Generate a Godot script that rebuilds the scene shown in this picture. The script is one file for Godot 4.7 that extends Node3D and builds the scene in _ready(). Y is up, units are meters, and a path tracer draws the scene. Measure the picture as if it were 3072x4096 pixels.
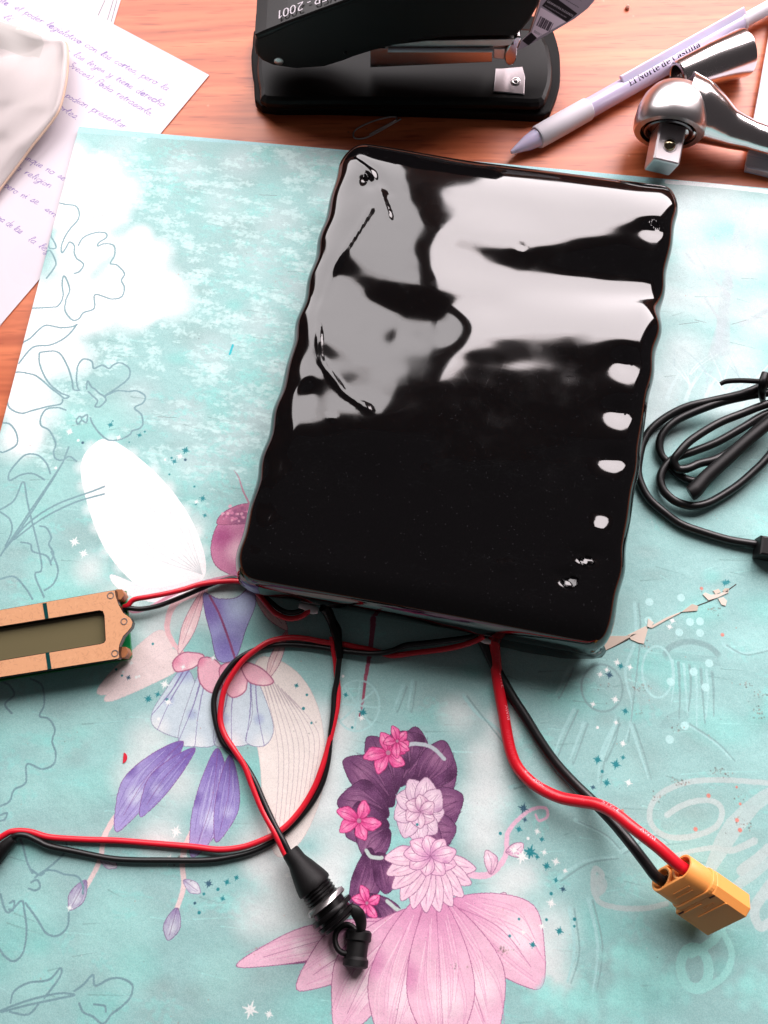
extends Node3D
# A glossy black battery pack with its leads on an illustrated desk mat. Lengths in the lists are millimetres: v() and w() take them, y is up.

const UP := Vector3.UP
var M := {}
var soft_master: Image
var brushes := {}
var taken := {}


func v(x: float, y: float, z: float) -> Vector3:
	return Vector3(x, y, z) * 0.001


func w(x: float, y: float) -> Vector2:
	return Vector2(x, y)


func v3(x: float, y: float, r: float) -> Vector3:
	return Vector3(x, y, r)


# ---------------------------------------------------------------- geometry
class Geo:
	var p := PackedVector3Array()
	var u := PackedVector2Array()
	var g := PackedInt32Array()
	var group := 1

	func tri(a: Vector3, b: Vector3, c: Vector3, ua: Vector2, ub: Vector2, uc: Vector2, smooth: int) -> void:
		p.append(a); p.append(b); p.append(c)
		u.append(ua); u.append(ub); u.append(uc)
		g.append(smooth)

	func quad(a: Vector3, b: Vector3, c: Vector3, d: Vector3, ua: Vector2, ub: Vector2, uc: Vector2, ud: Vector2, smooth: int) -> void:
		tri(a, b, c, ua, ub, uc, smooth)
		tri(a, c, d, ua, uc, ud, smooth)

	# turns the closed piece that begins at vertex FROM so that its faces look outwards (front faces run clockwise)
	func seal(from: int) -> void:
		var middle := Vector3.ZERO
		for i in range(from, p.size()):
			middle += p[i]
		middle /= maxf(1.0, p.size() - from)
		var volume := 0.0
		for i in range(from, p.size(), 3):
			volume += (p[i] - middle).dot((p[i + 1] - middle).cross(p[i + 2] - middle))
		if volume > 0.0:
			flip(from)

	func flip(from: int) -> void:
		for i in range(from, p.size(), 3):
			var a := p[i + 1]
			p[i + 1] = p[i + 2]
			p[i + 2] = a
			var b := u[i + 1]
			u[i + 1] = u[i + 2]
			u[i + 2] = b

	func mesh() -> ArrayMesh:
		var st := SurfaceTool.new()
		st.begin(Mesh.PRIMITIVE_TRIANGLES)
		for i in p.size():
			if i % 3 == 0:
				st.set_smooth_group(g[i / 3])
			st.set_uv(u[i])
			st.add_vertex(p[i])
		st.generate_normals()
		return st.commit()


func loft(q: Geo, rings: Array, caps := true, smooth := true, closed := true, sealed := true) -> void:
	var n: int = rings[0].size()
	var start := q.p.size()
	q.group += 1
	var side := q.group if smooth else -1
	var run := 0.0
	for i in rings.size() - 1:
		var step: float = (rings[i][0] as Vector3).distance_to(rings[i + 1][0])
		for j in (n if closed else n - 1):
			var k := (j + 1) % n
			q.quad(rings[i][j], rings[i][k], rings[i + 1][k], rings[i + 1][j], Vector2(float(j) / n, run), Vector2(float(j + 1) / n, run), Vector2(float(j + 1) / n, run + step), Vector2(float(j) / n, run + step), side)
		run += step
	if caps:
		for e in [0, rings.size() - 1]:
			var c := Vector3.ZERO
			for a in rings[e]:
				c += a
			c /= n
			for j in n:
				if e == 0:
					q.tri(rings[e][(j + 1) % n], rings[e][j], c, Vector2.ZERO, Vector2.ZERO, Vector2.ZERO, -1)
				else:
					q.tri(rings[e][j], rings[e][(j + 1) % n], c, Vector2.ZERO, Vector2.ZERO, Vector2.ZERO, -1)
	if sealed:
		q.seal(start)


func catmull(a, b, c, d, t: float):
	return (b * 2.0 + (c - a) * t + (a * 2.0 - b * 5.0 + c * 4.0 - d) * t * t + (b * 3.0 - a - c * 3.0 + d) * t * t * t) * 0.5


func curve(path: Array, k: int) -> Array:
	var out := []
	for i in path.size() - 1:
		var a = path[maxi(i - 1, 0)]
		var d = path[mini(i + 2, path.size() - 1)]
		for j in k:
			out.append(catmull(a, path[i], path[i + 1], d, float(j) / k))
	out.append(path[-1])
	return out


func tube(q: Geo, path: Array, r, sides := 14, k := 8, flat := 1.0) -> void:
	var pts := curve(path, k)
	var radii := []
	if r is Array:
		for i in path.size() - 1:
			for j in k:
				radii.append(lerpf(r[i], r[i + 1], float(j) / k))
		radii.append(r[-1])
	var rings := []
	var normal := UP
	for i in pts.size():
		var t: Vector3 = (pts[mini(i + 1, pts.size() - 1)] - pts[maxi(i - 1, 0)]).normalized()
		normal = (normal - t * normal.dot(t)).normalized()
		var across := t.cross(normal)
		var rad: float = (radii[i] if r is Array else r) * 0.001
		var ring := PackedVector3Array()
		for s in sides:
			var a := TAU * (float(s) / sides - 0.5)
			ring.append(pts[i] + normal * cos(a) * rad * flat + across * sin(a) * rad)
		rings.append(ring)
	loft(q, rings)


func lathe(q: Geo, at: Vector3, axis: Vector3, prof: Array, sides := 36, first := UP) -> void:
	axis = axis.normalized()
	var n := first - axis * first.dot(axis)
	n = (n if n.length() > 0.01 else Vector3.RIGHT - axis * axis.x).normalized()
	var across := axis.cross(n)
	var rings := []
	for a in prof:
		var ring := PackedVector3Array()
		for s in sides:
			var t := TAU * s / sides
			ring.append(at + axis * a.x * 0.001 + (n * cos(t) + across * sin(t)) * maxf(a.y, 0.01) * 0.001)
		rings.append(ring)
	var start := q.p.size()
	var from := 0
	for i in range(1, prof.size()):
		var last := i == prof.size() - 1
		var sharp: bool = not last and absf((prof[i] - prof[i - 1]).angle_to(prof[i + 1] - prof[i])) > 0.6
		if sharp or last:
			loft(q, rings.slice(from, i + 1), false, true, true, false)
			from = i
	q.seal(start)


func inset(poly: Array, by: float) -> Array:
	var area := 0.0
	for i in poly.size():
		area += (poly[i] as Vector2).cross(poly[(i + 1) % poly.size()])
	var out := []
	for i in poly.size():
		var a: Vector2 = (poly[i] - poly[i - 1]).normalized()
		var b: Vector2 = (poly[(i + 1) % poly.size()] - poly[i]).normalized()
		var na := Vector2(-a.y, a.x) * signf(area)
		var nb := Vector2(-b.y, b.x) * signf(area)
		var m := na + nb
		out.append(poly[i] + m * by / maxf(0.4, m.length_squared() / 2.0))
	return out


func ring_of(poly: Array, y: float, xf: Transform3D) -> PackedVector3Array:
	var out := PackedVector3Array()
	for a in poly:
		out.append(xf * v(a.x, y, a.y))
	return out


# a polygon in the ground plane raised from Y0 to Y1, its rims rounded by BEVEL
func prism(q: Geo, poly: Array, y0: float, y1: float, bevel := 0.0, xf := Transform3D.IDENTITY, smooth := false) -> void:
	var start := q.p.size()
	var inner := inset(poly, bevel) if bevel > 0.0 else poly
	var rings := []
	if bevel > 0.0:
		var mid := inset(poly, bevel * 0.3)
		rings = [ring_of(inner, y0, xf), ring_of(mid, y0 + bevel * 0.3, xf), ring_of(poly, y0 + bevel, xf), ring_of(poly, y1 - bevel, xf), ring_of(mid, y1 - bevel * 0.3, xf), ring_of(inner, y1, xf)]
	else:
		rings = [ring_of(poly, y0, xf), ring_of(poly, y1, xf)]
	loft(q, rings, false, smooth, true, false)
	var flat := PackedVector2Array(inner)
	var index := Geometry2D.triangulate_polygon(flat)
	var ccw := Geometry2D.is_polygon_clockwise(flat)
	for i in range(0, index.size(), 3):
		var t := [index[i], index[i + 1], index[i + 2]]
		var turn := (flat[t[1]] - flat[t[0]]).cross(flat[t[2]] - flat[t[0]])
		if turn < 0.0:
			t = [t[0], t[2], t[1]]
		# same sense as the side walls: ring order of the polygon decides
		var area := 0.0
		for k in flat.size():
			area += flat[k].cross(flat[(k + 1) % flat.size()])
		if area < 0.0:
			t = [t[0], t[2], t[1]]
		var top := [xf * v(flat[t[0]].x, y1, flat[t[0]].y), xf * v(flat[t[1]].x, y1, flat[t[1]].y), xf * v(flat[t[2]].x, y1, flat[t[2]].y)]
		var low := [xf * v(flat[t[0]].x, y0, flat[t[0]].y), xf * v(flat[t[1]].x, y0, flat[t[1]].y), xf * v(flat[t[2]].x, y0, flat[t[2]].y)]
		q.tri(top[0], top[1], top[2], flat[t[0]], flat[t[1]], flat[t[2]], -1)
		q.tri(low[0], low[2], low[1], flat[t[0]], flat[t[2]], flat[t[1]], -1)
	q.seal(start)


func rect(x: float, z: float) -> Array:
	return [w(-x / 2, -z / 2), w(x / 2, -z / 2), w(x / 2, z / 2), w(-x / 2, z / 2)]


func round_rect(x: float, z: float, r: float, k := 5) -> Array:
	var out := []
	for c in [[1, 1, 0.0], [-1, 1, 0.25], [-1, -1, 0.5], [1, -1, 0.75]]:
		for i in k + 1:
			var a: float = TAU * (c[2] + 0.25 * i / k)
			out.append(w(c[0] * (x / 2 - r) + cos(a) * r, c[1] * (z / 2 - r) + sin(a) * r))
	return out


func box(q: Geo, at: Vector3, size: Vector3, bevel := 0.0, basis := Basis.IDENTITY) -> void:
	prism(q, rect(size.x, size.z), -size.y / 2, size.y / 2, bevel, Transform3D(basis, at))


func ellipse(c: Vector2, a: float, b: float, n := 20, turn := 0.0) -> Array:
	var out := []
	for i in n:
		out.append(c + Vector2(cos(TAU * i / n) * a, sin(TAU * i / n) * b).rotated(turn))
	return out


func closed_curve(poly: Array, k: int) -> Array:
	var out := []
	var n := poly.size()
	for i in n:
		for j in k:
			out.append(catmull(poly[(i + n - 1) % n], poly[i], poly[(i + 1) % n], poly[(i + 2) % n], float(j) / k))
	return out


# ---------------------------------------------------------------- nodes
func thing(called: String, label: String, category: String, at := Vector3.ZERO, group := "") -> Node3D:
	var o := Node3D.new()
	o.name = called
	add_child(o, true)
	o.position = at
	o.set_meta("label", label)
	o.set_meta("category", category)
	if group:
		o.set_meta("group", group)
	return o


func part(called: String, q: Geo, m: Material, parent: Node3D) -> MeshInstance3D:
	var o := MeshInstance3D.new()
	o.name = called
	o.mesh = q.mesh()
	o.material_override = m
	parent.add_child(o, true)
	if not parent is MeshInstance3D:
		o.position = -parent.position
	return o


func lone(called: String, q: Geo, m: Material, kind := "") -> MeshInstance3D:
	var o := MeshInstance3D.new()
	o.name = called
	o.mesh = q.mesh()
	o.material_override = m
	add_child(o, true)
	if kind:
		o.set_meta("kind", kind)
	return o


func tag(o: Node3D, label: String, category: String) -> void:
	o.set_meta("label", label)
	o.set_meta("category", category)


func paint(color: Color, rough: float, metal := 0.0, spec := 0.5) -> StandardMaterial3D:
	var m := StandardMaterial3D.new()
	m.albedo_color = color
	m.roughness = rough
	m.metallic = metal
	m.metallic_specular = spec
	return m


func relief(m: StandardMaterial3D, n: FastNoiseLite, tile_mm: float, height_mm: float, size := 256) -> void:
	m.heightmap_enabled = true
	m.heightmap_texture = ImageTexture.create_from_image(n.get_seamless_image(size, size))
	m.heightmap_scale = height_mm * 0.1
	m.uv1_triplanar = true
	m.uv1_scale = Vector3.ONE * 1000.0 / tile_mm


func noise(seed_: int, freq: float, octaves := 3, type := FastNoiseLite.TYPE_SIMPLEX_SMOOTH) -> FastNoiseLite:
	var n := FastNoiseLite.new()
	n.seed = seed_
	n.frequency = freq
	n.fractal_octaves = octaves
	n.noise_type = type
	return n


# ---------------------------------------------------------------- printing and drawing on sheets (textures in millimetres of the sheet)
class Canvas:
	var img: Image
	var s: float
	var off: Vector2

	func _init(from: Vector2, size: Vector2, per_mm: float, color: Color) -> void:
		off = from
		s = per_mm
		img = Image.create(int(size.x * s), int(size.y * s), false, Image.FORMAT_RGBA8)
		img.fill(color)

	func at(p: Vector2) -> Vector2:
		return (p - off) * s

	func uv(p: Vector2) -> Vector2:
		return (p - off) * s / Vector2(img.get_size())


func soft(c: Canvas, at: Vector2, r: float, color: Color, squash := 1.0) -> void:
	if soft_master == null:
		soft_master = Image.create(96, 96, false, Image.FORMAT_RGBA8)
		for y in 96:
			for x in 96:
				var d := Vector2(x - 47.5, y - 47.5).length() / 47.5
				soft_master.set_pixel(x, y, Color(1, 1, 1, pow(clampf(1.0 - d * d, 0.0, 1.0), 1.6)))
	var px := maxi(4, int(r * c.s / 2.0) * 2)
	var key := [px, color, squash]
	if not brushes.has(key):
		var b := Image.create(96, 96, false, Image.FORMAT_RGBA8)
		var clear := Image.create(96, 96, false, Image.FORMAT_RGBA8)
		b.fill(color)
		clear.fill(Color(color, 0.0))
		clear.blit_rect_mask(b, soft_master, Rect2i(0, 0, 96, 96), Vector2i.ZERO)
		for y in 96:
			for x in 96:
				clear.set_pixel(x, y, Color(color, color.a * soft_master.get_pixel(x, y).a))
		clear.resize(px * 2, maxi(2, int(px * 2 * squash)))
		brushes[key] = clear
	var br: Image = brushes[key]
	c.img.blend_rect(br, Rect2i(Vector2i.ZERO, br.get_size()), Vector2i(c.at(at)) - br.get_size() / 2)


func disc(c: Canvas, px: Vector2, r: float, color: Color) -> void:
	var q := maxi(2, int(round(r * 4.0)))
	var key := [q, color]
	if not brushes.has(key):
		var rad := q / 4.0
		var n := int(ceil(rad)) * 2 + 3
		var b := Image.create(n, n, false, Image.FORMAT_RGBA8)
		for y in n:
			for x in n:
				b.set_pixel(x, y, Color(color, color.a * clampf(rad + 0.5 - Vector2(x - n / 2, y - n / 2).length(), 0.0, 1.0)))
		brushes[key] = b
	var br: Image = brushes[key]
	c.img.blend_rect(br, Rect2i(Vector2i.ZERO, br.get_size()), Vector2i(px.round()) - br.get_size() / 2)


# a drawn line; WIDTH in mm, or [first, last]
func stroke(c: Canvas, path: Array, width, color: Color, bend := true) -> void:
	var pts := curve(path, 8) if bend and path.size() > 2 else path
	var total := 0.0
	for i in pts.size() - 1:
		total += pts[i].distance_to(pts[i + 1])
	var run := 0.0
	for i in pts.size() - 1:
		var a: Vector2 = pts[i]
		var b: Vector2 = pts[i + 1]
		var l := a.distance_to(b)
		var t := 0.0
		while t < l:
			var wide: float = lerpf(width[0], width[1], (run + t) / total) if width is Array else width
			disc(c, c.at(a.lerp(b, t / l)), wide * c.s / 2.0, color)
			t += maxf(0.5 / c.s, wide * 0.22)
		run += l


func mask_of(c: Canvas, pts: Array, box_: Rect2i, color: Color) -> Image:
	var im := Image.create(box_.size.x, box_.size.y, false, Image.FORMAT_RGBA8)
	im.fill(Color(color, 0.0))
	var px := []
	for a in pts:
		px.append(c.at(a) - Vector2(box_.position))
	for y in box_.size.y:
		var cross := []
		for i in px.size():
			var a: Vector2 = px[i]
			var b: Vector2 = px[(i + 1) % px.size()]
			if (a.y <= y + 0.5) != (b.y <= y + 0.5):
				cross.append(a.x + (b.x - a.x) * (y + 0.5 - a.y) / (b.y - a.y))
		cross.sort()
		for i in range(0, cross.size() - 1, 2):
			var x0 := int(round(cross[i]))
			var x1 := int(round(cross[i + 1]))
			if x1 > x0:
				im.fill_rect(Rect2i(x0, y, x1 - x0, 1), color)
	return im


func bounds_of(c: Canvas, pts: Array) -> Rect2i:
	var r := Rect2(c.at(pts[0]), Vector2.ZERO)
	for a in pts:
		r = r.expand(c.at(a))
	return Rect2i(Vector2i(r.position) - Vector2i.ONE, Vector2i(r.size) + Vector2i(3, 3))


func area(c: Canvas, pts: Array, color: Color) -> void:
	var b := bounds_of(c, pts)
	c.img.blend_rect(mask_of(c, pts, b, color), Rect2i(Vector2i.ZERO, b.size), b.position)


# a printed petal or leaf: base colour, tint blobs [point, radius, colour] inside its outline, thin outline
func petal(c: Canvas, outline: Array, base: Color, blobs: Array, line: Color, line_width := 0.2) -> void:
	var pts := closed_curve(outline, 6)
	var b := bounds_of(c, pts)
	var sub := Canvas.new(c.off + Vector2(b.position) / c.s, Vector2(b.size) / c.s + Vector2(0.01, 0.01), c.s, base)
	for k in blobs:
		soft(sub, k[0], k[1], k[2])
	var m := mask_of(c, pts, Rect2i(b.position, sub.img.get_size()), Color.WHITE)
	c.img.blend_rect_mask(sub.img, m, Rect2i(Vector2i.ZERO, sub.img.get_size()), b.position)
	if line_width > 0.0:
		stroke(c, pts + [pts[0]], line_width, line, false)


# a long petal from ROOT to TIP
func leaf(c: Canvas, root: Vector2, tip: Vector2, wide: float, base: Color, dark: Color, light: Color, line: Color, lean := 0.0) -> void:
	var d := tip - root
	var n := Vector2(-d.y, d.x).normalized() * wide * 0.5
	var o := n * lean
	petal(c, [root, root + d * 0.25 + n * 0.7 + o * 0.6, root + d * 0.6 + n + o, root + d * 0.88 + n * 0.5 + o * 0.4, tip, root + d * 0.88 - n * 0.5 + o * 0.4, root + d * 0.6 - n + o, root + d * 0.25 - n * 0.7 + o * 0.6], base,
		[[root, d.length() * 0.5, dark], [root + d * 0.5 + n + o, wide * 0.35, dark], [root + d * 0.65 - n * 0.2 + o, wide * 0.4, light]], line)
	for k in int(wide * 0.8):
		var f := fposmod(k * 0.618 + wide * 0.13, 1.0) * 1.5 - 0.75
		var g := fposmod(k * 0.37, 0.3)
		stroke(c, [root + d * (0.12 + g) + n * f * 0.6 + o * 0.6, root + d * (0.42 + g) + n * f + o * 0.9, root + d * (0.66 + g) + n * f * 0.7 + o * 0.7], [0.22, 0.1], [Color(dark, 0.28), Color(light, 0.35)][k % 2])
	stroke(c, [root, root + d * 0.45 + o * 0.9, root + d * 0.85 + o * 0.4], [0.3, 0.12], Color(line, 0.45))


# lettering set in a font, laid flat into a sheet: the glyphs' triangles filled in
func letters(c: Canvas, text: String, font: String, high: float, at: Vector2, turn: float, color: Color, bold := false, stretch := 1.0) -> float:
	var f := SystemFont.new()
	f.font_names = PackedStringArray([font])
	if bold:
		f.font_weight = 700
	var tm := TextMesh.new()
	tm.font = f
	tm.font_size = 48
	tm.pixel_size = 1.0
	tm.depth = 0.0
	tm.text = text
	tm.horizontal_alignment = HORIZONTAL_ALIGNMENT_LEFT
	tm.vertical_alignment = VERTICAL_ALIGNMENT_BOTTOM
	if tm.get_surface_count() == 0:
		return 0.0
	var arrays := tm.surface_get_arrays(0)
	var vs: PackedVector3Array = arrays[Mesh.ARRAY_VERTEX]
	var ix: PackedInt32Array = arrays[Mesh.ARRAY_INDEX] if arrays[Mesh.ARRAY_INDEX] != null else PackedInt32Array(range(vs.size()))
	var k := high / 34.0
	var widest := 0.0
	for i in range(0, ix.size() - 2, 3):
		var t := []
		for j in 3:
			var a := vs[ix[i + j]]
			widest = maxf(widest, a.x * k * stretch)
			t.append(at + Vector2(a.x * k * stretch, -a.y * k).rotated(turn))
		var b := bounds_of(c, t)
		c.img.blend_rect(mask_of(c, t, b, color), Rect2i(Vector2i.ZERO, b.size), b.position)
	return widest


const HAND := {
	"a": "5.5,5 3,6 .5,4 .5,1.5 2.5,0 5,2 5.5,6 5.3,1 6.5,0", "b": "0,3 2,12 1,12 .5,1 2.5,0 5,2 4.5,5 2.5,5.5 1,4", "c": "5,5 3,6 .7,4 .7,1.5 2.5,0 5.5,1",
	"d": "5,5 3,6 .6,4 .6,1.5 2.5,0 5,2 5.4,12 5.2,1 6.5,0", "e": "0,2 4,3.5 4.5,5 3,6 1,4.5 1,1.5 3,0 6,1", "f": "1,3 4,9 3.5,12 2.3,10 2,-4|0,5 4.5,5.5",
	"g": "5.2,5 3,6 .6,4 .6,1.5 2.5,.3 5,2.2 5.3,6 5,-3 3,-5 1,-3.5 6,0", "h": "0,1 2.5,10 2,12 1,10 1,0 1.2,4 3.5,6 5,4.5 5,1 6.2,0", "i": "0,2 1.5,6 1.5,1 3,0|1.9,8.5 2.1,9",
	"l": "0,2 3,9 2.5,12 1.3,10 1.3,1.5 2.6,0", "m": "0,3 1,6 1,0 1.5,4.5 3,6 4,4.5 4,0 4.4,4.5 6,6 7,4.5 7,1 8.3,0", "n": "0,3 1,6 1,0 1.5,4.5 3.5,6 4.6,4.5 4.6,1 6,0",
	"o": "3,6 .8,4.5 .8,1.5 3,0 5,1.5 5,4.5 3,6 4,5 6.3,5", "p": "0,3 1.3,6 1,-5 1.4,4.5 3.5,6 5.2,4.5 5,1.5 3,0 1.5,1", "r": "0,3 1,6 1.1,0 1.4,4 2.6,5.8 4.6,5.4", "s": "0,1 3,6 4,3 3,.3 1,.5 5,1",
	"t": "0,2 2,10 1.8,1 3.5,0|0,7 4,7.4", "u": "0,4 1,6 1,1.5 2.8,0 4.8,2 5,6 5,1 6.3,0", "v": "0,5 1,6 2.5,0 4.5,5.5 6,5", "y": "0,5 1,6 1.3,2 3,1 5,3 5.3,6 4.8,-3 3,-5 1,-3 6,0",
	"q": "5.2,5 3,6 .6,4 .6,1.5 2.5,.3 5,2.2 5.3,6 5,-5 6,-3", "3": ".5,11 4,11 2,7 5,5 3,1 0,2", ")": "1,12 3,6 1,-2", ".": "1,0 1.3,.3", ",": "1.5,1 1,-2", "P": "1,0 1,11 5,11 5,6.5 1,6", "k": "0,1 2,12 1,0 1,4 4.5,6.5 1.5,4 5.5,0", "j": "1,6 1,-4 -1,-4|1.5,9 1.6,9",
}


# handwriting from A to B along a line; X-height in mm
func hand(c: Canvas, text: String, a: Vector2, b: Vector2, high: float, color: Color, rng: RandomNumberGenerator) -> void:
	var strokes := []
	var x := 0.0
	for i in text.length():
		var ch := text[i]
		if ch == " ":
			x += 7.0
			continue
		var wide := 0.0
		var lift := rng.randf_range(-0.6, 0.6)
		var grow := rng.randf_range(0.88, 1.12)
		for piece in (HAND.get(ch, HAND["n"]) as String).split("|"):
			var line := []
			for pair in piece.split(" "):
				var xy := pair.split(",")
				var pt := Vector2(float(xy[0]), float(xy[1])) * grow
				wide = maxf(wide, pt.x)
				line.append(Vector2(x + pt.x + pt.y * 0.22, pt.y + lift))
			strokes.append(line)
		x += wide + 0.5
	var along := (b - a) / maxf(x, 1.0)
	var up := Vector2(along.y, -along.x).normalized() * high / 6.0
	for line in strokes:
		var out := []
		for pt in line:
			out.append(a + along * pt.x + up * pt.y)
		stroke(c, out, rng.randf_range(0.2, 0.29), color)


func sheet_material(c: Canvas, rough: float, spec := 0.5) -> StandardMaterial3D:
	var m := paint(Color.WHITE, rough, 0.0, spec)
	c.img.generate_mipmaps()
	m.albedo_texture = ImageTexture.create_from_image(c.img)
	m.texture_repeat = false
	return m


# a flat slab standing in frame O, ALONG, with its upper face showing the canvas; OUTLINE in millimetres of the sheet
func slab(q: Geo, c: Canvas, outline: Array, o: Vector3, yaw: float, thick: float, bevel := 0.0) -> void:
	var xf := Transform3D(Basis(UP, yaw), o)
	var start := q.p.size()
	prism(q, outline, -thick, 0.0, bevel, xf)
	var back := xf.affine_inverse()
	for i in range(start, q.p.size()):
		var l := back * q.p[i] * 1000.0
		q.u[i] = c.uv(Vector2(l.x, l.z))


# ---------------------------------------------------------------- the scene
func _ready() -> void:
	var cam := Camera3D.new()
	cam.name = "camera"
	add_child(cam)
	cam.position = v(0, 340, 0)
	cam.rotation_degrees = Vector3(-73, 0, 0)
	cam.fov = 62.0
	cam.near = 0.01
	cam.far = 20.0
	cam.current = true
	var env := Environment.new()
	env.background_mode = Environment.BG_COLOR
	env.background_color = Color(0.25, 0.235, 0.24)
	env.tonemap_mode = Environment.TONE_MAPPER_LINEAR
	env.tonemap_exposure = 1.1
	env.sdfgi_enabled = true
	env.ssao_enabled = true
	env.ssil_enabled = true
	var world := WorldEnvironment.new()
	world.environment = env
	add_child(world)
	# daylight from the window behind the desk: one soft light just in front of each pane
	window_light(Vector3(0.53, 0.725, -0.775), Vector2(0.74, 0.95), 2.1, Color(1.0, 0.95, 0.957))
	window_light(Vector3(-0.275, 0.725, -0.775), Vector2(0.69, 0.95), 1.0, Color(1.0, 0.97, 0.975))
	materials()
	desk()
	room_window()
	desk_mat()
	papers()
	battery_pack()
	battery_meter()
	side_lead()
	charging_lead()
	power_lead()
	coiled_cable()
	stapler()
	paper_clip()
	pen()
	socket()
	ratchet()
	small_bits()


func window_light(at: Vector3, size: Vector2, energy: float, color: Color) -> void:
	var l := AreaLight3D.new()
	l.name = "window_daylight"
	add_child(l, true)
	l.position = at
	l.rotation = Vector3(0, PI, 0)
	l.area_size = size
	l.area_normalize_energy = true
	l.light_energy = energy
	l.light_color = color
	l.area_range = 6.0
	l.area_attenuation = 2.0
	l.shadow_enabled = true


func materials() -> void:
	M.black_rubber = paint(Color(0.045, 0.042, 0.045), 0.5, 0.0, 0.4)
	M.black_wire = paint(Color(0.05, 0.048, 0.052), 0.38)
	M.red_wire = paint(Color(0.83, 0.09, 0.17), 0.36)
	M.black_plastic = paint(Color(0.04, 0.035, 0.038), 0.32, 0.0, 0.32)
	M.black_satin = paint(Color(0.055, 0.05, 0.053), 0.55, 0.0, 0.35)
	relief(M.black_satin, noise(5, 0.05), 6.0, 0.02)
	M.chrome = paint(Color(0.88, 0.86, 0.86), 0.17, 1.0)
	M.chrome_worn = paint(Color(0.88, 0.86, 0.86), 0.3, 1.0)
	relief(M.chrome_worn, noise(6, 0.03), 12.0, 0.012)
	M.steel = paint(Color(0.74, 0.72, 0.72), 0.36, 1.0)
	M.white_plastic = paint(Color(0.86, 0.85, 0.85), 0.5)
	M.yellow_nylon = paint(Color(0.97, 0.64, 0.33), 0.45)
	relief(M.yellow_nylon, noise(7, 0.09), 4.0, 0.012)
	M.green_board = paint(Color(0.05, 0.5, 0.27), 0.35)
	M.wrap = paint(Color(0.012, 0.011, 0.012), 0.035, 0.0, 0.5)
	var smear := Canvas.new(Vector2.ZERO, Vector2(64, 64), 8.0, Color(0.10, 0.10, 0.10))
	var rng := RandomNumberGenerator.new()
	rng.seed = 12
	for i in 260:
		var a := w(rng.randf_range(4, 60), rng.randf_range(4, 60))
		soft(smear, a, rng.randf_range(1.0, 5.0), Color(0.36, 0.36, 0.36, 0.22) if i % 2 == 0 else Color(0.04, 0.04, 0.04, 0.3), [1.0, 0.35][i % 2])
	for i in 90:
		var a := w(rng.randf_range(2, 62), rng.randf_range(2, 62))
		stroke(smear, [a, a + Vector2(rng.randfn() * 2.0, rng.randfn() * 4.0)], 0.13, Color(0.4, 0.4, 0.4, 0.22))
	M.wrap.roughness = 0.5
	M.wrap.roughness_texture = ImageTexture.create_from_image(smear.img)
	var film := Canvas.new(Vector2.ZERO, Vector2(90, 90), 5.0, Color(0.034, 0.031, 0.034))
	for i in 90:  # faint grey streaks put the wrap's hazy sheen into its colour
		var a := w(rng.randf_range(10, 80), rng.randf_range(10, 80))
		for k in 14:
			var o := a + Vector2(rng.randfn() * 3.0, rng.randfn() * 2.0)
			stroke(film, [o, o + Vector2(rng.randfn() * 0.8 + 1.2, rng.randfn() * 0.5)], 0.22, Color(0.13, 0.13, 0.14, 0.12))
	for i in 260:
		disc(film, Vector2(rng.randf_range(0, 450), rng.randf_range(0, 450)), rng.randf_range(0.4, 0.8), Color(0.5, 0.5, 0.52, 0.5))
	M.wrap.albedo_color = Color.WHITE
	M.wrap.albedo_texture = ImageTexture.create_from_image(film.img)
	M.wrap.uv1_triplanar = true
	M.wrap.uv1_scale = Vector3.ONE * 1000.0 / 90.0
	M.wrap.clearcoat_enabled = true
	M.wrap.clearcoat = 0.3
	M.wrap.clearcoat_roughness = 0.06
	M.paper = paint(Color(0.86, 0.835, 0.855), 0.75)


func desk() -> void:
	var c := Canvas.new(w(-320, -420), Vector2(640, 480), 1.6, Color.WHITE)
	var broad := noise(11, 0.02, 3)
	var fine := noise(12, 0.05, 2)
	var pore := noise(13, 0.12, 1)
	var dark := Color(0.60, 0.25, 0.115)
	var light := Color(0.86, 0.48, 0.30)
	var size := c.img.get_size()
	for y in size.y:
		for x in size.x:
			var yy := y + x * 0.03
			var bend := broad.get_noise_2d(x * 0.16, yy * 0.5) * 9.0
			var t := 0.64 + 0.46 * broad.get_noise_2d(x * 0.06 + 90.0, (yy + bend) * 2.6) + 0.24 * fine.get_noise_2d(x * 0.12, (yy + bend) * 3.2)
			var po := pore.get_noise_2d(x * 0.22, yy * 4.0)
			if po > 0.45:
				t -= (po - 0.45) * 1.2
			c.img.set_pixel(x, y, dark.lerp(light, clampf(t, 0.0, 1.1)))
	var rng := RandomNumberGenerator.new()
	rng.seed = 4
	for i in 140:
		disc(c, Vector2(rng.randf_range(0, size.x), rng.randf_range(0, size.y)), rng.randf_range(0.4, 0.9), Color(0.92, 0.75, 0.66, 0.6) if rng.randf() < 0.6 else Color(0.3, 0.14, 0.1, 0.5))
	var m := sheet_material(c, 0.38)
	m.texture_repeat = true
	var q := Geo.new()
	slab(q, c, [w(-900, -700), w(900, -700), w(900, 300), w(-900, 300)], Vector3.ZERO, 0.0, 28.0, 2.0)
	lone("desk_top", q, m, "structure")


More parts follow.
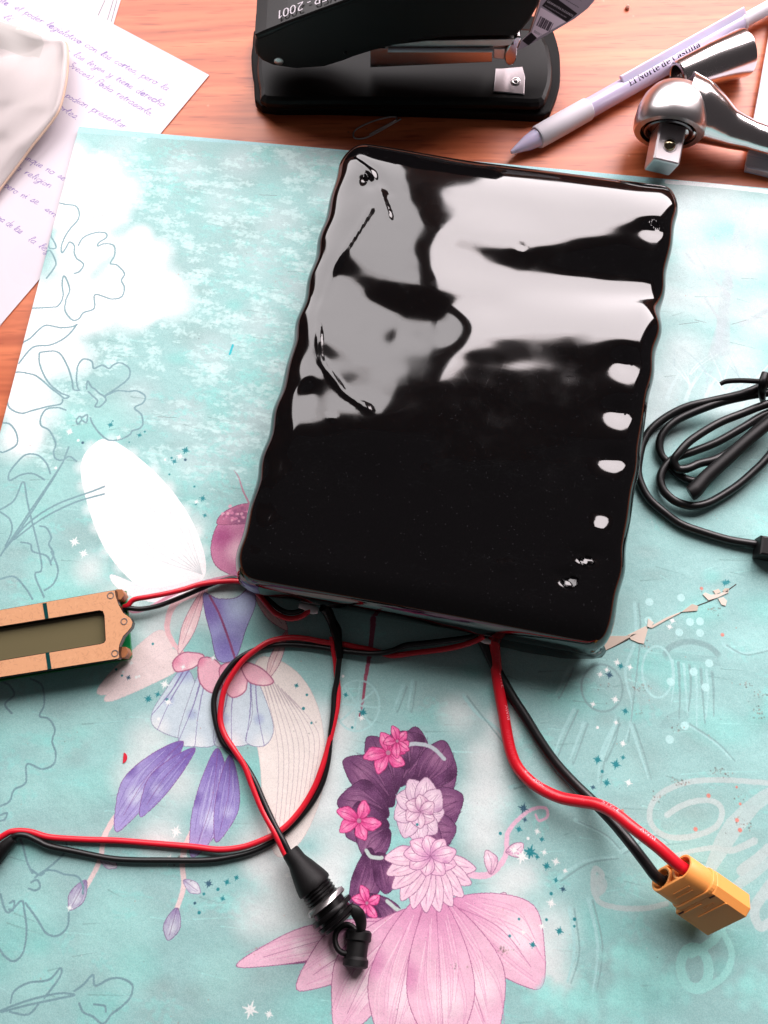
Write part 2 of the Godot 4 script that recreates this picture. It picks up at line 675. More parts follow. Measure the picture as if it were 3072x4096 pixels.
func room_window() -> void:
	var wall := Geo.new()
	box(wall, v(0, -225, -840), v(2600, 810, 120) * 1000.0)
	box(wall, v(0, 1500, -840), v(2600, 480, 120) * 1000.0)
	box(wall, v(-990, 720, -840), v(620, 1080, 120) * 1000.0)
	box(wall, v(1160, 720, -840), v(280, 1080, 120) * 1000.0)
	lone("back_wall", wall, paint(Color(0.74, 0.71, 0.68), 0.85), "structure")
	var t := thing("window", "white two sash window behind the desk, daylight coming in", "window", v(0, 185, -800))
	var white := paint(Color(0.85, 0.84, 0.83), 0.4)
	for a in [[v(147, 210, -800), v(1655, 56, 70)], [v(147, 1230, -800), v(1655, 56, 70)], [v(-650, 720, -800), v(60, 964, 70)], [v(112, 720, -800), v(84, 964, 70)], [v(945, 720, -800), v(60, 964, 70)]]:
		var q := Geo.new()
		box(q, a[0], a[1] * 1000.0, 4.0)
		part("frame", q, white, t)
	for a in [[-275.0, 690.0, 1.4], [534.5, 758.0, 2.6]]:
		var q := Geo.new()
		box(q, v(a[0], 720, -806), v(a[1], 960, 4) * 1000.0)
		var glow := paint(Color(0.1, 0.1, 0.1), 0.2)
		glow.emission_enabled = true
		glow.emission = Color(1.0, 0.97, 0.98)
		glow.emission_energy_multiplier = a[2]
		part("window_pane", q, glow, t)


func desk_mat() -> void:
	var c := Canvas.new(w(0, 0), Vector2(400, 430), 4.75, Color(0.60, 0.79, 0.78))
	print_mat(c)
	var m := sheet_material(c, 0.5, 0.4)
	m.heightmap_enabled = true
	m.heightmap_texture = ImageTexture.create_from_image(noise(91, 0.02, 5, FastNoiseLite.TYPE_PERLIN).get_image(1024, 1100))
	m.heightmap_scale = 0.05
	var q := Geo.new()
	var o := v(-146.6, 2.8, -296.7)
	slab(q, c, [w(0, 0), w(200, -0.6), w(400, 0), w(400, 430), w(0, 430)], o, -0.10756, 2.1, 0.25)
	var t := thing("desk_mat", "large turquoise illustrated cardboard desk mat with outlined flowers and a torn crease", "desk mat", o)
	part("printed_board", q, m, t)
	# the torn crease on the right: lifted scraps of the white paper core
	var core := paint(Color(0.85, 0.79, 0.73), 0.9)
	var scrap_tones := [core, paint(Color(0.78, 0.72, 0.66), 0.9), paint(Color(0.87, 0.83, 0.78), 0.9)]
	for f in [[w(85.1, -46.6), w(89.4, -51.7), w(95.4, -51.7), w(100.2, -52.6), w(95.7, -50.4), w(91.4, -48), w(86.7, -45.8)], [w(96.7, -52.2), w(104, -55.7), w(104.6, -54.2), w(103.4, -50.9), w(102.5, -48.6), w(100.3, -49.1), w(97.5, -50.4)], [w(104.5, -55.5), w(105.2, -58.7), w(107.3, -57), w(105.6, -55)], [w(105.3, -55.3), w(112.6, -59.1), w(118.4, -61.3), w(117.9, -60.7), w(112.5, -58.1), w(106.3, -54.8)], [w(118.7, -61.3), w(123.3, -64.5), w(125.7, -63.7), w(125.1, -61.8), w(121.7, -61.5)], [w(128, -68.4), w(129, -69.2), w(131.4, -68.2), w(134.4, -68.6), w(137.9, -69.9), w(138.2, -70.7), w(138.5, -69.2), w(133.8, -67.1), w(130, -66)], [w(132.3, -69.9), w(134.6, -70.7), w(135.4, -69.4), w(133.2, -68.4)], [w(136.2, -69.9), w(137.2, -70.9), w(138.9, -70.9), w(138.4, -69.4), w(136.8, -69)], [w(134, -66.7), w(136.1, -67.3), w(137.4, -65.8), w(136.6, -63.7), w(135, -64.3)]]:
		var s := Geo.new()
		var lift := Transform3D(Basis.IDENTITY, v(0, 2.84, 0))
		prism(s, f, 0.0, 0.35, 0.0, lift)
		part("torn_scrap", s, scrap_tones[int(absf(f[0].x)) % 3], t)
	var groove := Geo.new()
	tube(groove, [v(86.8, 2.8, -45.8), v(95.7, 2.8, -49.9), v(104.5, 2.8, -54.8), v(112.6, 2.8, -58.5), v(124.2, 2.8, -63.4), v(132.9, 2.8, -66.8), v(142, 2.8, -72.6)], 0.22, 6, 4)
	part("crease", groove, paint(Color(0.28, 0.25, 0.23), 0.9), t)


func print_mat(c: Canvas) -> void:
	var rng := RandomNumberGenerator.new()
	rng.seed = 21
	# watery ground in turquoise, grey and pale cyan
	var tones := [Color(0.50, 0.84, 0.80, 0.42), Color(0.57, 0.70, 0.69, 0.40), Color(0.66, 0.88, 0.86, 0.36), Color(0.60, 0.72, 0.71, 0.36)]
	for i in 900:
		soft(c, w(rng.randf_range(-10, 410), rng.randf_range(-10, 440)), [8.0, 13.0, 20.0, 6.0][i % 4], tones[rng.randi() % 4], [0.5, 0.75][i % 2])
	# greyer, paler zone at the top, whiter to the left and under the tree on the right
	for a in [w(22.9, 12.8), w(54.9, 17.3), w(80.6, 11.9), w(106.3, 6.5), w(126.4, 25.1), w(102.8, 42.9), w(75.6, 35.7), w(97.2, 63.3), w(115.9, 75.7), w(102.2, 96), w(84, 111.7), w(117.6, 117.1), w(77.3, 143.5), w(55.9, 137.1), w(108.8, 140.1), w(119.1, 2.4), w(99, 153.9), w(84.9, 163.9)]:
		soft(c, a, 15.0, Color(0.73, 0.83, 0.83, 0.75))
	for a in [w(289.8, 20.2), w(306.9, 8.2), w(323.9, 16.5), w(294.1, 42), w(315, 39.8), w(302.4, 62.7), w(322.8, 67.6), w(285.9, 62.1), w(314.3, 91.4), w(290.1, 89.5), w(282.2, 106), w(306.1, 110.1), w(323.9, 110.3), w(289.7, 7.5), w(278.4, 121.7)]:
		soft(c, a, 17.0, Color(0.80, 0.87, 0.87, 0.8))
	for a in [w(14.1, 167.3), w(29, 180.3), w(20.6, 195.4), w(30, 148.6), w(45.7, 146.9), w(33.5, 217.6), w(45.1, 218.3), w(35.8, 276), w(51.5, 281.2), w(64.2, 272.9), w(44.8, 298.9), w(62.8, 300.3), w(74.7, 288.9), w(57.3, 337.7), w(80.2, 349), w(95.1, 356.4), w(62.4, 359.9), w(84.3, 336.4), w(95.5, 341.3), w(91.5, 283.7), w(213.7, 355.3), w(127.8, 352.9)]:
		soft(c, a, 14.0, Color(0.66, 0.90, 0.87, 0.5))
	# little star shaped leaves scattered through the canopy, and soft leaf patches below
	var leaves := []
	var rag := noise(77, 0.055, 3)
	for k in 18:
		var n := 72
		var im := Image.create(n, n, false, Image.FORMAT_RGBA8)
		var tone: Color = Color(0.83, 0.95, 0.94) if k < 10 else Color(0.58, 0.87, 0.84)
		for y in n:
			for x in n:
				var d := Vector2(x - n / 2 + 0.5, y - n / 2 + 0.5) / (n * 0.5)
				var e := 0.62 - d.length() + 0.85 * rag.get_noise_2d(x + k * 300.0, y * 0.8) + 0.1 * cos(d.angle() * 5.0 + k)
				im.set_pixel(x, y, Color(tone, (0.5 if k < 10 else 0.42) * smoothstep(0.0, 0.5, e) * smoothstep(1.0, 0.8, d.length())))
		leaves.append(im)
	var spots := [w(21.2, 15.7), w(38.2, 11.2), w(59.2, 16.8), w(80.2, 9.3), w(100.2, 9.8), w(116.9, 2.7), w(36.1, 34.9), w(62.3, 34.6), w(84.2, 34.8), w(100.6, 27.9), w(114.8, 36.6), w(78.1, 50.6), w(100, 53.2), w(114, 61.5), w(77.5, 72.7), w(95.2, 78), w(112.5, 80.9), w(108.3, 95.4), w(90.6, 101.9), w(75.9, 112.6), w(101.5, 118.9), w(86.2, 125), w(66.2, 127.1), w(111.5, 131.1), w(92.7, 139.6), w(78.4, 149.8), w(57.6, 145.6), w(106.5, 151), w(88, 159.3), w(101.7, 170.4), w(112.3, 108.7), w(112.8, 21.5)]
	for i in 620:
		var im: Image = leaves[rng.randi() % 18].duplicate()
		var wide := rng.randi_range(24, 90)
		im.resize(wide, int(wide * rng.randf_range(0.3, 0.6)))
		var at: Vector2 = spots[rng.randi() % spots.size()] + Vector2(rng.randfn() * 11.0, rng.randfn() * 9.0)
		c.img.blend_rect(im, Rect2i(Vector2i.ZERO, im.get_size()), Vector2i(c.at(at)))
	for i in 260:
		var im: Image = leaves[10 + rng.randi() % 8].duplicate()
		im.resize(rng.randi_range(40, 130), rng.randi_range(20, 70))
		c.img.blend_rect(im, Rect2i(Vector2i.ZERO, im.get_size()), Vector2i(c.at(w(rng.randf_range(-10, 400), rng.randf_range(150, 430)))))
	# fine dry brush streaks over everything
	for i in 500:
		var a := w(rng.randf_range(0, 400), rng.randf_range(60, 430))
		stroke(c, [a, a + Vector2(rng.randf_range(3, 16), rng.randf_range(-2.5, 2.5))], [0.5, 0.2], [Color(0.68, 0.92, 0.90, 0.22), Color(0.47, 0.62, 0.61, 0.16)][i % 2])
	# the white clearing at the upper left
	var clearing := [w(2.1, 15.1), w(12.5, 37.4), w(-2, 41.6), w(23, 56.5), w(17.6, 71.9), w(40.7, 69.4), w(51.3, 80.3), w(34, 89.3), w(15.4, 91.3), w(5.1, 92.5), w(46.1, 97.4), w(28.2, 101.7), w(13.3, 110.2), w(7.2, 120), w(45.6, 61.5), w(35.8, 77.2), w(5.2, 129.3), w(0.5, 23.2), w(8.3, 142.2), w(16.3, 123.6), w(2.3, 151.6), w(21.6, 39), w(22.3, 20.8), w(57.6, 91.5), w(7.3, 163.8), w(17.7, 52.1), w(6.2, 106.4), w(8.2, 58.1)]
	for k in 3:
		for a in clearing:
			soft(c, a + Vector2(rng.randfn(), rng.randfn()) * 4.0, [15.0, 11.0, 8.0][k], Color(1, 1, 1, 0.85))
	for i in 160:
		var im: Image = leaves[rng.randi() % 10].duplicate()
		im.resize(rng.randi_range(30, 70), rng.randi_range(20, 40))
		for rim in [[w(62.9, 86.2), w(62.9, 97.9), w(65.4, 76.4), w(61.6, 67.2), w(36.2, 110.1), w(50.4, 108.5), w(25.9, 120.3), w(47, 46.4), w(35.6, 32.4), w(15.7, 139.2), w(20.2, 132.1), w(72, 90), w(53.1, 55.8), w(12.2, 159.1)]]:
			c.img.blend_rect(im, Rect2i(Vector2i.ZERO, im.get_size()), Vector2i(c.at(rim[rng.randi() % rim.size()] + Vector2(rng.randfn(), rng.randfn()) * 6.0)))
	# pale band along the upper edge
	stroke(c, [w(-1.8, 2.1), w(118.7, -1), w(228.9, 0.1), w(332.8, 0.8)], 3.2, Color(0.66, 0.86, 0.88, 0.5), false)
	stroke(c, [w(281.1, 1.2), w(307, 1), w(332.8, 1.8)], 2.2, Color(0.95, 0.98, 0.98, 0.9), false)  # near-white stretch paints the highlight on the edge at the right
	# halo of white mist behind the large blooms
	for a in [w(69.3, 175.9), w(53.5, 175.6), w(86.3, 194.3), w(68.1, 200.2), w(86, 213.8), w(48.4, 169.9), w(133.5, 254.9), w(143, 271.3), w(125, 246.8), w(141.9, 288.4), w(148.7, 260.3), w(133.9, 305.7), w(156.8, 295.1), w(149.8, 319.9), w(161.4, 331.1), w(220, 256.1), w(202, 254.5), w(217.9, 276.8), w(227.8, 320.9), w(233.9, 310.9), w(241.5, 327.1), w(138.6, 336.6), w(151.5, 332.2), w(160.2, 266), w(107, 226.7), w(81.2, 238.8), w(154.5, 276.9), w(159.2, 286.5), w(161.8, 307.5), w(158.2, 319), w(154.4, 328.8), w(210.2, 267.5), w(216.9, 286.9), w(225.5, 311.8), w(219.7, 301.3), w(237.1, 338.1), w(244, 343.3), w(102.4, 210.1), w(93.2, 222.6), w(61.7, 186.9), w(51.7, 213.7), w(65.5, 225.6), w(86.1, 274), w(86.4, 294.4), w(96.4, 309.8), w(100.3, 292.9), w(136.3, 321.4), w(143.5, 323.8), w(138.5, 264.9), w(147.5, 277.7), w(145.8, 291.3), w(143.7, 301.4)]:
		soft(c, a + Vector2(rng.randfn(), rng.randfn()) * 2.0, rng.randf_range(10.0, 16.0), Color(0.93, 0.94, 0.93, 0.7))
	big_blooms(c, rng)
	outlined_flowers(c)
	ghost_shapes(c)
	# stars and dots
	var teal := Color(0.13, 0.52, 0.55)
	for a in [v3(46.1, 150.5, 1.1), v3(46.7, 148.7, 0.4), v3(55.5, 157.4, 0.4), v3(59.3, 153.8, 0.9), v3(61.2, 151.9, 0.5), v3(80, 158.5, 1.4), v3(74.7, 162.5, 0.6), v3(76.2, 164, 1), v3(86.6, 174, 0.5), v3(90.8, 178.9, 1.1), v3(88.5, 181.6, 0.5), v3(93, 186.1, 0.8), v3(75.1, 169.9, 0.5), v3(80.7, 162.7, 0.7), v3(36, 159.7, 0.7), v3(81.5, 240.6, 0.6), v3(69, 252, 0.6), v3(71.8, 254, 0.5), v3(74.5, 254.6, 0.8), v3(87, 259.7, 0.9), v3(83.7, 261.8, 1.3), v3(90.9, 261.2, 0.6), v3(140.2, 250.6, 0.8), v3(144.6, 253.7, 0.6), v3(144, 259, 0.7), v3(147.7, 263.9, 0.5), v3(159.6, 252.1, 0.8), v3(167, 258, 1.4), v3(163.5, 263.9, 0.6), v3(230.7, 286.3, 1.6), v3(231.5, 290.3, 0.8), v3(234.2, 301.3, 2.2), v3(222.7, 296.1, 0.7), v3(229.5, 293.8, 1), v3(238.2, 296.4, 0.8), v3(240.4, 305.4, 1.2), v3(236.8, 302.6, 0.8), v3(244, 309.8, 0.8), v3(246.7, 312.6, 0.9), v3(242.5, 314.6, 0.7), v3(251.3, 322.2, 0.7), v3(246.1, 326.6, 1.2), v3(236.8, 332.1, 1), v3(228.4, 330, 0.6), v3(241.3, 323.3, 0.6), v3(251.4, 324.5, 0.5), v3(231.3, 324.3, 0.5), v3(265.5, 229.5, 1.1), v3(261.2, 233.4, 1.3), v3(267.7, 246.6, 1.1), v3(257.7, 265.8, 1.4), v3(264.7, 266.7, 1.6), v3(261.4, 273.8, 1.2), v3(267.3, 263.9, 0.8), v3(256.3, 276, 0.8), v3(259.6, 269.8, 0.7), v3(124.6, 323.4, 1), v3(118, 324.6, 1.2), v3(121.7, 326.1, 0.7), v3(116.9, 328.2, 0.6), v3(114.1, 331.6, 0.6), v3(123.9, 329, 0.8), v3(116.3, 334.5, 0.7), v3(127.8, 321.5, 0.8), v3(306.4, 191.6, 1.2), v3(307.7, 191, 0.8), v3(191.7, 296.2, 0.6)]:
		star(c, Vector2(a.x, a.y), a.z, teal if rng.randf() < 0.8 else Color(0.2, 0.36, 0.44))
	for a in [v3(50.7, 155.8, 1), v3(29.4, 155.5, 1.3), v3(33.8, 158.9, 0.7), v3(78.1, 161.5, 1.2), v3(88.5, 180.6, 0.8), v3(72.3, 163.6, 0.6), v3(46.6, 207.4, 1.6), v3(41.8, 203, 1.8), v3(27.1, 172.2, 0.7), v3(74.4, 248.9, 0.8), v3(72, 252.6, 0.6), v3(77.5, 254.1, 0.7), v3(89, 255.6, 1.5), v3(91.6, 262.2, 1.3), v3(89.1, 268.8, 0.7), v3(78.5, 253.7, 0.6), v3(228.2, 301.2, 1.3), v3(231.1, 303.2, 2.2), v3(233.1, 296.6, 0.7), v3(236.3, 293.8, 1), v3(239.3, 300.8, 0.9), v3(243.7, 303.5, 1.2), v3(242.7, 317.7, 1.4), v3(247.2, 306.3, 0.8), v3(239.8, 325.7, 1), v3(233.2, 328.3, 0.8), v3(267.1, 258.8, 1), v3(269.6, 272.9, 1.1), v3(264.3, 251.3, 0.8), v3(257.3, 253.8, 0.7), v3(264, 228.2, 1.1), v3(260.1, 231.5, 0.9), v3(269.1, 229.5, 0.9), v3(257.6, 233.6, 1), v3(263.7, 242.6, 1.2), v3(255.2, 245.3, 0.9), v3(139.4, 363.4, 2.4), v3(146.1, 364.1, 1.2), v3(102.2, 318, 1.6), v3(108, 316.5, 1), v3(69.3, 338, 0.9), v3(146.2, 318.8, 0.8), v3(166.7, 260.1, 1), v3(157.7, 245.1, 0.7), v3(106.1, 243.5, 0.9), v3(114.2, 248, 1), v3(95, 248.3, 0.9), v3(284.5, 211.9, 1), v3(285.5, 209.3, 1), v3(103, 308.2, 1.8)]:
		star(c, Vector2(a.x, a.y), a.z, Color(0.95, 0.97, 0.96))
	for a in [w(288.8, 199.6), w(276.2, 202.8), w(292.5, 209), w(296.5, 208.5), w(288.3, 213.7), w(296.5, 213), w(300.1, 224.7), w(285, 233.5), w(293.8, 228.6), w(298.5, 234.2), w(284.9, 255.3), w(290.5, 249.7), w(276, 210.4)]:
		disc(c, c.at(a), 7.5, Color(0.74, 0.92, 0.91, 0.9))
	# stains, scuffs and specks of wear
	for a in [w(272.5, 236.8), w(274.6, 236.1), w(287.7, 250.9), w(319.4, 234.8), w(318.2, 239.9), w(318.5, 243.4), w(314.1, 231.8), w(302.3, 264.4), w(304.9, 265.8), w(280.6, 276.7), w(311.6, 282.4), w(313.6, 283), w(287.5, 270.2), w(289.2, 270.8), w(227, 333.9), w(226, 334.8), w(209.3, 341.8), w(312.4, 273.3), w(273.1, 246.9), w(274.7, 220.1), w(148.9, 313.7), w(105.7, 318.1), w(302.6, 203.7), w(258.5, 237.8)]:
		for k in rng.randi_range(5, 18):
			disc(c, c.at(a + Vector2(rng.randfn() * 1.6, rng.randfn() * 0.9)), rng.randf_range(0.5, 1.7), [Color(0.36, 0.33, 0.32, 0.55), Color(0.45, 0.38, 0.35, 0.4), Color(0.62, 0.5, 0.46, 0.5)][k % 3])
	for i in 520:
		disc(c, c.at(w(rng.randf_range(0, 400), rng.randf_range(0, 430))), rng.randf_range(0.5, 1.2), [Color(0.35, 0.36, 0.36, 0.5), Color(0.85, 0.9, 0.9, 0.6), Color(0.78, 0.48, 0.42, 0.5)][rng.randi() % 3])
	for a in [w(310, 270.2), w(311.3, 275.9), w(310.2, 281.8), w(311.2, 285.3), w(299.6, 274.4), w(294.8, 286.7), w(305.3, 212.8), w(297.1, 194.9), w(272.5, 218.2), w(267.6, 283.1), w(251.8, 222.6), w(253.4, 221.7)]:
		disc(c, c.at(a), rng.randf_range(2.0, 4.0), Color(0.90, 0.5, 0.44, 0.85))
	for a in [w(197.5, 153.8), w(294.1, 73), w(287.2, 76.1), w(310.5, 73.5), w(321.9, 110.5), w(314.9, 49.5), w(65.4, 144.7), w(92, 28.9), w(17.2, 49.6)]:
		stroke(c, [a, a + Vector2(rng.randf_range(4, 9), rng.randf_range(-3, 3))], 0.22, Color(0.42, 0.45, 0.46, 0.6))
	var grain := Image.create(320, 320, false, Image.FORMAT_RGBA8)
	for y in 320:
		for x in 320:
			var k := rng.randf()
			grain.set_pixel(x, y, Color(1, 1, 1, 0.16 * k) if rng.randf() < 0.5 else Color(0.25, 0.32, 0.34, 0.12 * k))
	for y in 7:
		for x in 6:
			c.img.blend_rect(grain, Rect2i(0, 0, 320, 320), Vector2i(x * 320, y * 320))
	stroke(c, [w(91.4, 111.9), w(91.8, 109.1), w(92.1, 107.2)], 0.7, Color(0.05, 0.72, 0.78))


func star(c: Canvas, at: Vector2, r: float, color: Color) -> void:
	if r < 0.75:
		disc(c, c.at(at), r * c.s * 0.8, color)
		return
	disc(c, c.at(at), r * c.s * 0.5, color)
	for k in 4:
		var a := TAU * k / 4.0 + 0.2
		stroke(c, [at, at + Vector2(cos(a), sin(a)) * r * 1.3], [r * 0.5, 0.1], color)
		stroke(c, [at, at + Vector2(cos(a + 0.78), sin(a + 0.78)) * r * 0.9], [r * 0.4, 0.1], color)


func lily(c: Canvas, at: Vector2, r: float, turn: float) -> void:
	for k in 5:
		var a := turn + TAU * k / 5.0 + 0.2 * sin(k * 2.1)
		var l := r * (0.85 + 0.3 * fposmod(k * 0.37, 1.0))
		leaf(c, at, at + Vector2(cos(a), sin(a)) * l, r * 0.55, Color(0.95, 0.42, 0.66), Color(0.80, 0.16, 0.46, 0.8), Color(1.0, 0.66, 0.80, 0.8), Color(0.66, 0.12, 0.38), 0.3)
	disc(c, c.at(at), r * c.s * 0.1, Color(0.72, 0.5, 0.6))


# generic garden flowers where the mat shows its two large coloured motifs
func big_blooms(c: Canvas, rng: RandomNumberGenerator) -> void:
	var white := Color(0.99, 0.99, 0.985)
	# left: a great white petal, a lilac bell with pale blue frills and long violet leaves
	petal(c, [w(39.9, 161.4), w(47.9, 157.3), w(68, 168.8), w(84.6, 184.4), w(95.2, 201.2), w(96.8, 212.7), w(86.7, 218), w(71.6, 218.3), w(55.7, 205.5), w(44.9, 188.7), w(37.6, 171.1)], white, [], Color(0.9, 0.9, 0.9), 0.0)
	for a in [w(39.9, 161.4), w(47.9, 157.3), w(57.9, 162.6), w(68, 168.8), w(76.2, 176.2), w(84.6, 184.4), w(91, 193.8), w(95.2, 201.2), w(96.8, 212.7), w(86.7, 218), w(71.6, 218.3), w(62.7, 211.5), w(55.7, 205.5), w(49.6, 196.2), w(44.9, 188.7), w(40.5, 179), w(37.6, 171.1)]:
		soft(c, a, 4.5, Color(0.99, 0.99, 0.985, 0.55))
	for k in 7:
		stroke(c, [[w(96.1, 210.8)][0], [w(72.3, 191.8)][0] + Vector2(k * 3.0 - 8.0, 8.0 - k * 2.5), [w(45.1, 168.2)][0] + Vector2(k * 6.0 - 6.0, k * 6.0 - 10.0)], [0.3, 0.12], Color(0.80, 0.84, 0.85, 0.5))
	petal(c, [w(95.3, 212.8), w(77.4, 218.6), w(59.6, 214.8), w(64.6, 220.9), w(78.4, 224.2), w(94.7, 220.5)], Color(0.95, 0.93, 0.94), [], Color(0.8, 0.76, 0.8), 0.0)
	for a in [[w(84.2, 234.8), w(74.6, 243.2), w(63.9, 258.8), w(65.9, 262.2), w(77.4, 257.4), w(89.8, 245.2)], [w(89.2, 241.6), w(79.6, 249.9), w(67.4, 262), w(69.6, 264.2), w(82.8, 256.8), w(94.1, 248.4)]]:
		petal(c, a, Color(0.93, 0.86, 0.85), [], Color(0.88, 0.80, 0.8), 0.15)
	petal(c, [w(124.2, 241.5), w(139.4, 245.3), w(150.5, 260.1), w(155.3, 283.6), w(151, 303.9), w(141.9, 312.9), w(134.7, 299.1), w(130, 279.6), w(123.3, 259.5)], Color(0.95, 0.92, 0.89), [], Color(0.86, 0.8, 0.79), 0.15)
	for k in 9:
		stroke(c, [[w(124.7, 245.1)][0] + Vector2(k * 1.6, k * 1.2), [w(136.5, 275.5)][0] + Vector2(k * 1.8, -k), [w(139.5, 308.3)][0] + Vector2(k * 1.5, -k * 3.0)], [0.3, 0.12], Color(0.74, 0.68, 0.70, 0.6))
	# magenta bud, its cap of many small scales
	petal(c, [w(112.2, 181.5), w(103.9, 184.4), w(98.7, 189.9), w(97.8, 199.9), w(101.9, 207.3), w(111.9, 210.1), w(118.9, 206.4)], Color(0.78, 0.48, 0.62), [[[w(101.7, 194.6)][0], 7.0, Color(0.62, 0.24, 0.46, 0.8)], [[w(110.2, 199.6)][0], 8.0, Color(0.94, 0.78, 0.82, 0.9)]], Color(0.5, 0.2, 0.36))
	petal(c, [w(112.5, 179.4), w(106.2, 180.1), w(100.1, 184.4), w(98.5, 189), w(104.6, 188.7), w(113.9, 186.3)], Color(0.74, 0.42, 0.56), [[[w(108.1, 186.3)][0], 7.0, Color(0.5, 0.26, 0.42, 0.8)]], Color(0.5, 0.22, 0.38))
	for i in 40:
		var a: Vector2 = [w(106.8, 184.1)][0] + Vector2(rng.randfn() * 4.4, rng.randfn() * 2.0)
		disc(c, c.at(a), rng.randf_range(2.0, 4.0), [Color(0.86, 0.52, 0.66, 0.8), Color(0.56, 0.3, 0.46, 0.7), Color(0.93, 0.68, 0.76, 0.8)][i % 3])
	stroke(c, [w(110.9, 179.6), w(107.1, 173.9), w(104.2, 168), w(101.8, 165.2)], [0.7, 0.2], Color(0.72, 0.5, 0.58))
	# stems that hold the bud
	stroke(c, [w(108.1, 210.5), w(97.4, 214.1), w(88.7, 218.3), w(73.6, 228.5), w(66.3, 227.4)], [2.2, 0.6], Color(0.80, 0.56, 0.64))
	stroke(c, [w(97.9, 217.3), w(87.7, 223.2), w(85.7, 232.8), w(89.7, 239.7), w(94, 242.9)], [3.4, 1.4], Color(0.93, 0.76, 0.77))
	leaf(c, [w(97.8, 216.4)][0], [w(92.3, 243.5)][0], 5.5, Color(0.95, 0.82, 0.82), Color(0.88, 0.58, 0.64, 0.7), Color(1, 0.93, 0.92, 0.8), Color(0.66, 0.42, 0.5))
	leaf(c, [w(117.3, 214.3)][0], [w(133.5, 229.5)][0], 6.0, Color(0.95, 0.84, 0.83), Color(0.88, 0.6, 0.64, 0.7), Color(1, 0.93, 0.92, 0.8), Color(0.66, 0.42, 0.5))
	leaf(c, [w(133.5, 229.5)][0], [w(128.2, 250.1)][0], 4.5, Color(0.95, 0.84, 0.83), Color(0.88, 0.6, 0.64, 0.7), Color(1, 0.93, 0.92, 0.8), Color(0.66, 0.42, 0.5))
	# the lilac bell
	petal(c, [w(98.1, 218.3), w(104, 219.9), w(111.4, 218.7), w(116.3, 214), w(119.4, 219.8), w(117.1, 231.2), w(114.8, 242.5), w(108.1, 244.2), w(103.7, 234.5), w(99.7, 225.6)], Color(0.62, 0.62, 0.83), [[[w(101.2, 225.5)][0], 9.0, Color(0.42, 0.33, 0.62, 0.8)], [[w(113.8, 222.2)][0], 9.0, Color(0.76, 0.82, 0.93, 0.9)], [[w(110.9, 239.3)][0], 8.0, Color(0.46, 0.4, 0.7, 0.7)]], Color(0.40, 0.26, 0.48))
	stroke(c, [w(100.5, 219.1), w(106.1, 226.8), w(112.8, 239.1), w(116.1, 246)], 0.7, Color(0.56, 0.26, 0.44))
	# pale blue frills, pink petals above them
	for a in [[w(95.9, 248.2), w(88.8, 259.7), w(86, 267.9), w(89.4, 272.8), w(100.5, 274.2), w(103.7, 261.6)], [w(103.1, 247.4), w(98.7, 263.9), w(98.1, 276.2), w(104.7, 277.5), w(113.1, 274.6), w(112, 257.2)], [w(113.9, 246.2), w(111.4, 264.3), w(111.8, 275.5), w(118.7, 276), w(126.2, 272.3), w(124.6, 255.8)], [w(121.4, 247.2), w(124.7, 262.9), w(123.7, 273.4), w(131, 274.3), w(133.5, 267.2), w(127, 253.8)]]:
		petal(c, a, Color(0.80, 0.87, 0.90), [[a[0], 8.0, Color(0.58, 0.64, 0.82, 0.85)], [a[1] + Vector2(3, 2), 3.0, Color(0.62, 0.68, 0.82, 0.7)], [a[3], 7.0, Color(0.93, 0.95, 0.95, 0.9)]], Color(0.55, 0.55, 0.66), 0.25)
		stroke(c, [a[0], (a[0] + a[2]) * 0.5 + Vector2(1, 0), a[2]], [0.5, 0.15], Color(0.5, 0.46, 0.66, 0.8))
		stroke(c, [a[0] + Vector2(2, 0), (a[0] + a[3]) * 0.5, a[3]], [0.4, 0.15], Color(0.5, 0.46, 0.66, 0.7))
	for a in [[w(90.9, 246), w(94.9, 242.5), w(102.3, 243), w(99.5, 247.8), w(93.5, 250.3), w(91.2, 249)], [w(100.8, 244.9), w(105.2, 243.6), w(109.9, 246.7), w(111.5, 253.7), w(107.4, 256.8), w(102.2, 252.9)], [w(109.4, 246.7), w(114.5, 244.4), w(119.6, 247.4), w(120.7, 254.5), w(115.8, 257.7), w(111, 252.9)], [w(117.2, 244.1), w(124.7, 245.1), w(130.9, 249.8), w(127.6, 251.9), w(121.1, 250.9)]]:
		petal(c, a, Color(0.95, 0.72, 0.78), [[a[0], 4.5, Color(0.86, 0.44, 0.58, 0.7)], [a[3], 4.0, Color(1.0, 0.86, 0.87, 0.9)]], Color(0.66, 0.36, 0.48), 0.3)
	# long violet leaves, two hanging buds on curved stems behind them
	stroke(c, [w(86.4, 294.4), w(77.6, 310.2), w(76.8, 321.5), w(73.4, 331.3)], [2.4, 1.6], Color(0.92, 0.83, 0.82))
	stroke(c, [w(112.1, 299.9), w(107, 315), w(109.1, 326.7), w(107.4, 336.2)], [2.4, 1.6], Color(0.92, 0.83, 0.82))
	leaf(c, [w(76.6, 319.9)][0], [w(83.6, 322.7)][0], 4.0, Color(0.84, 0.84, 0.88), Color(0.62, 0.58, 0.74, 0.6), Color(0.93, 0.93, 0.95, 0.8), Color(0.6, 0.52, 0.66))
	leaf(c, [w(108.7, 324.4)][0], [w(115.5, 328)][0], 4.0, Color(0.84, 0.84, 0.88), Color(0.62, 0.58, 0.74, 0.6), Color(0.93, 0.93, 0.95, 0.8), Color(0.6, 0.52, 0.66))
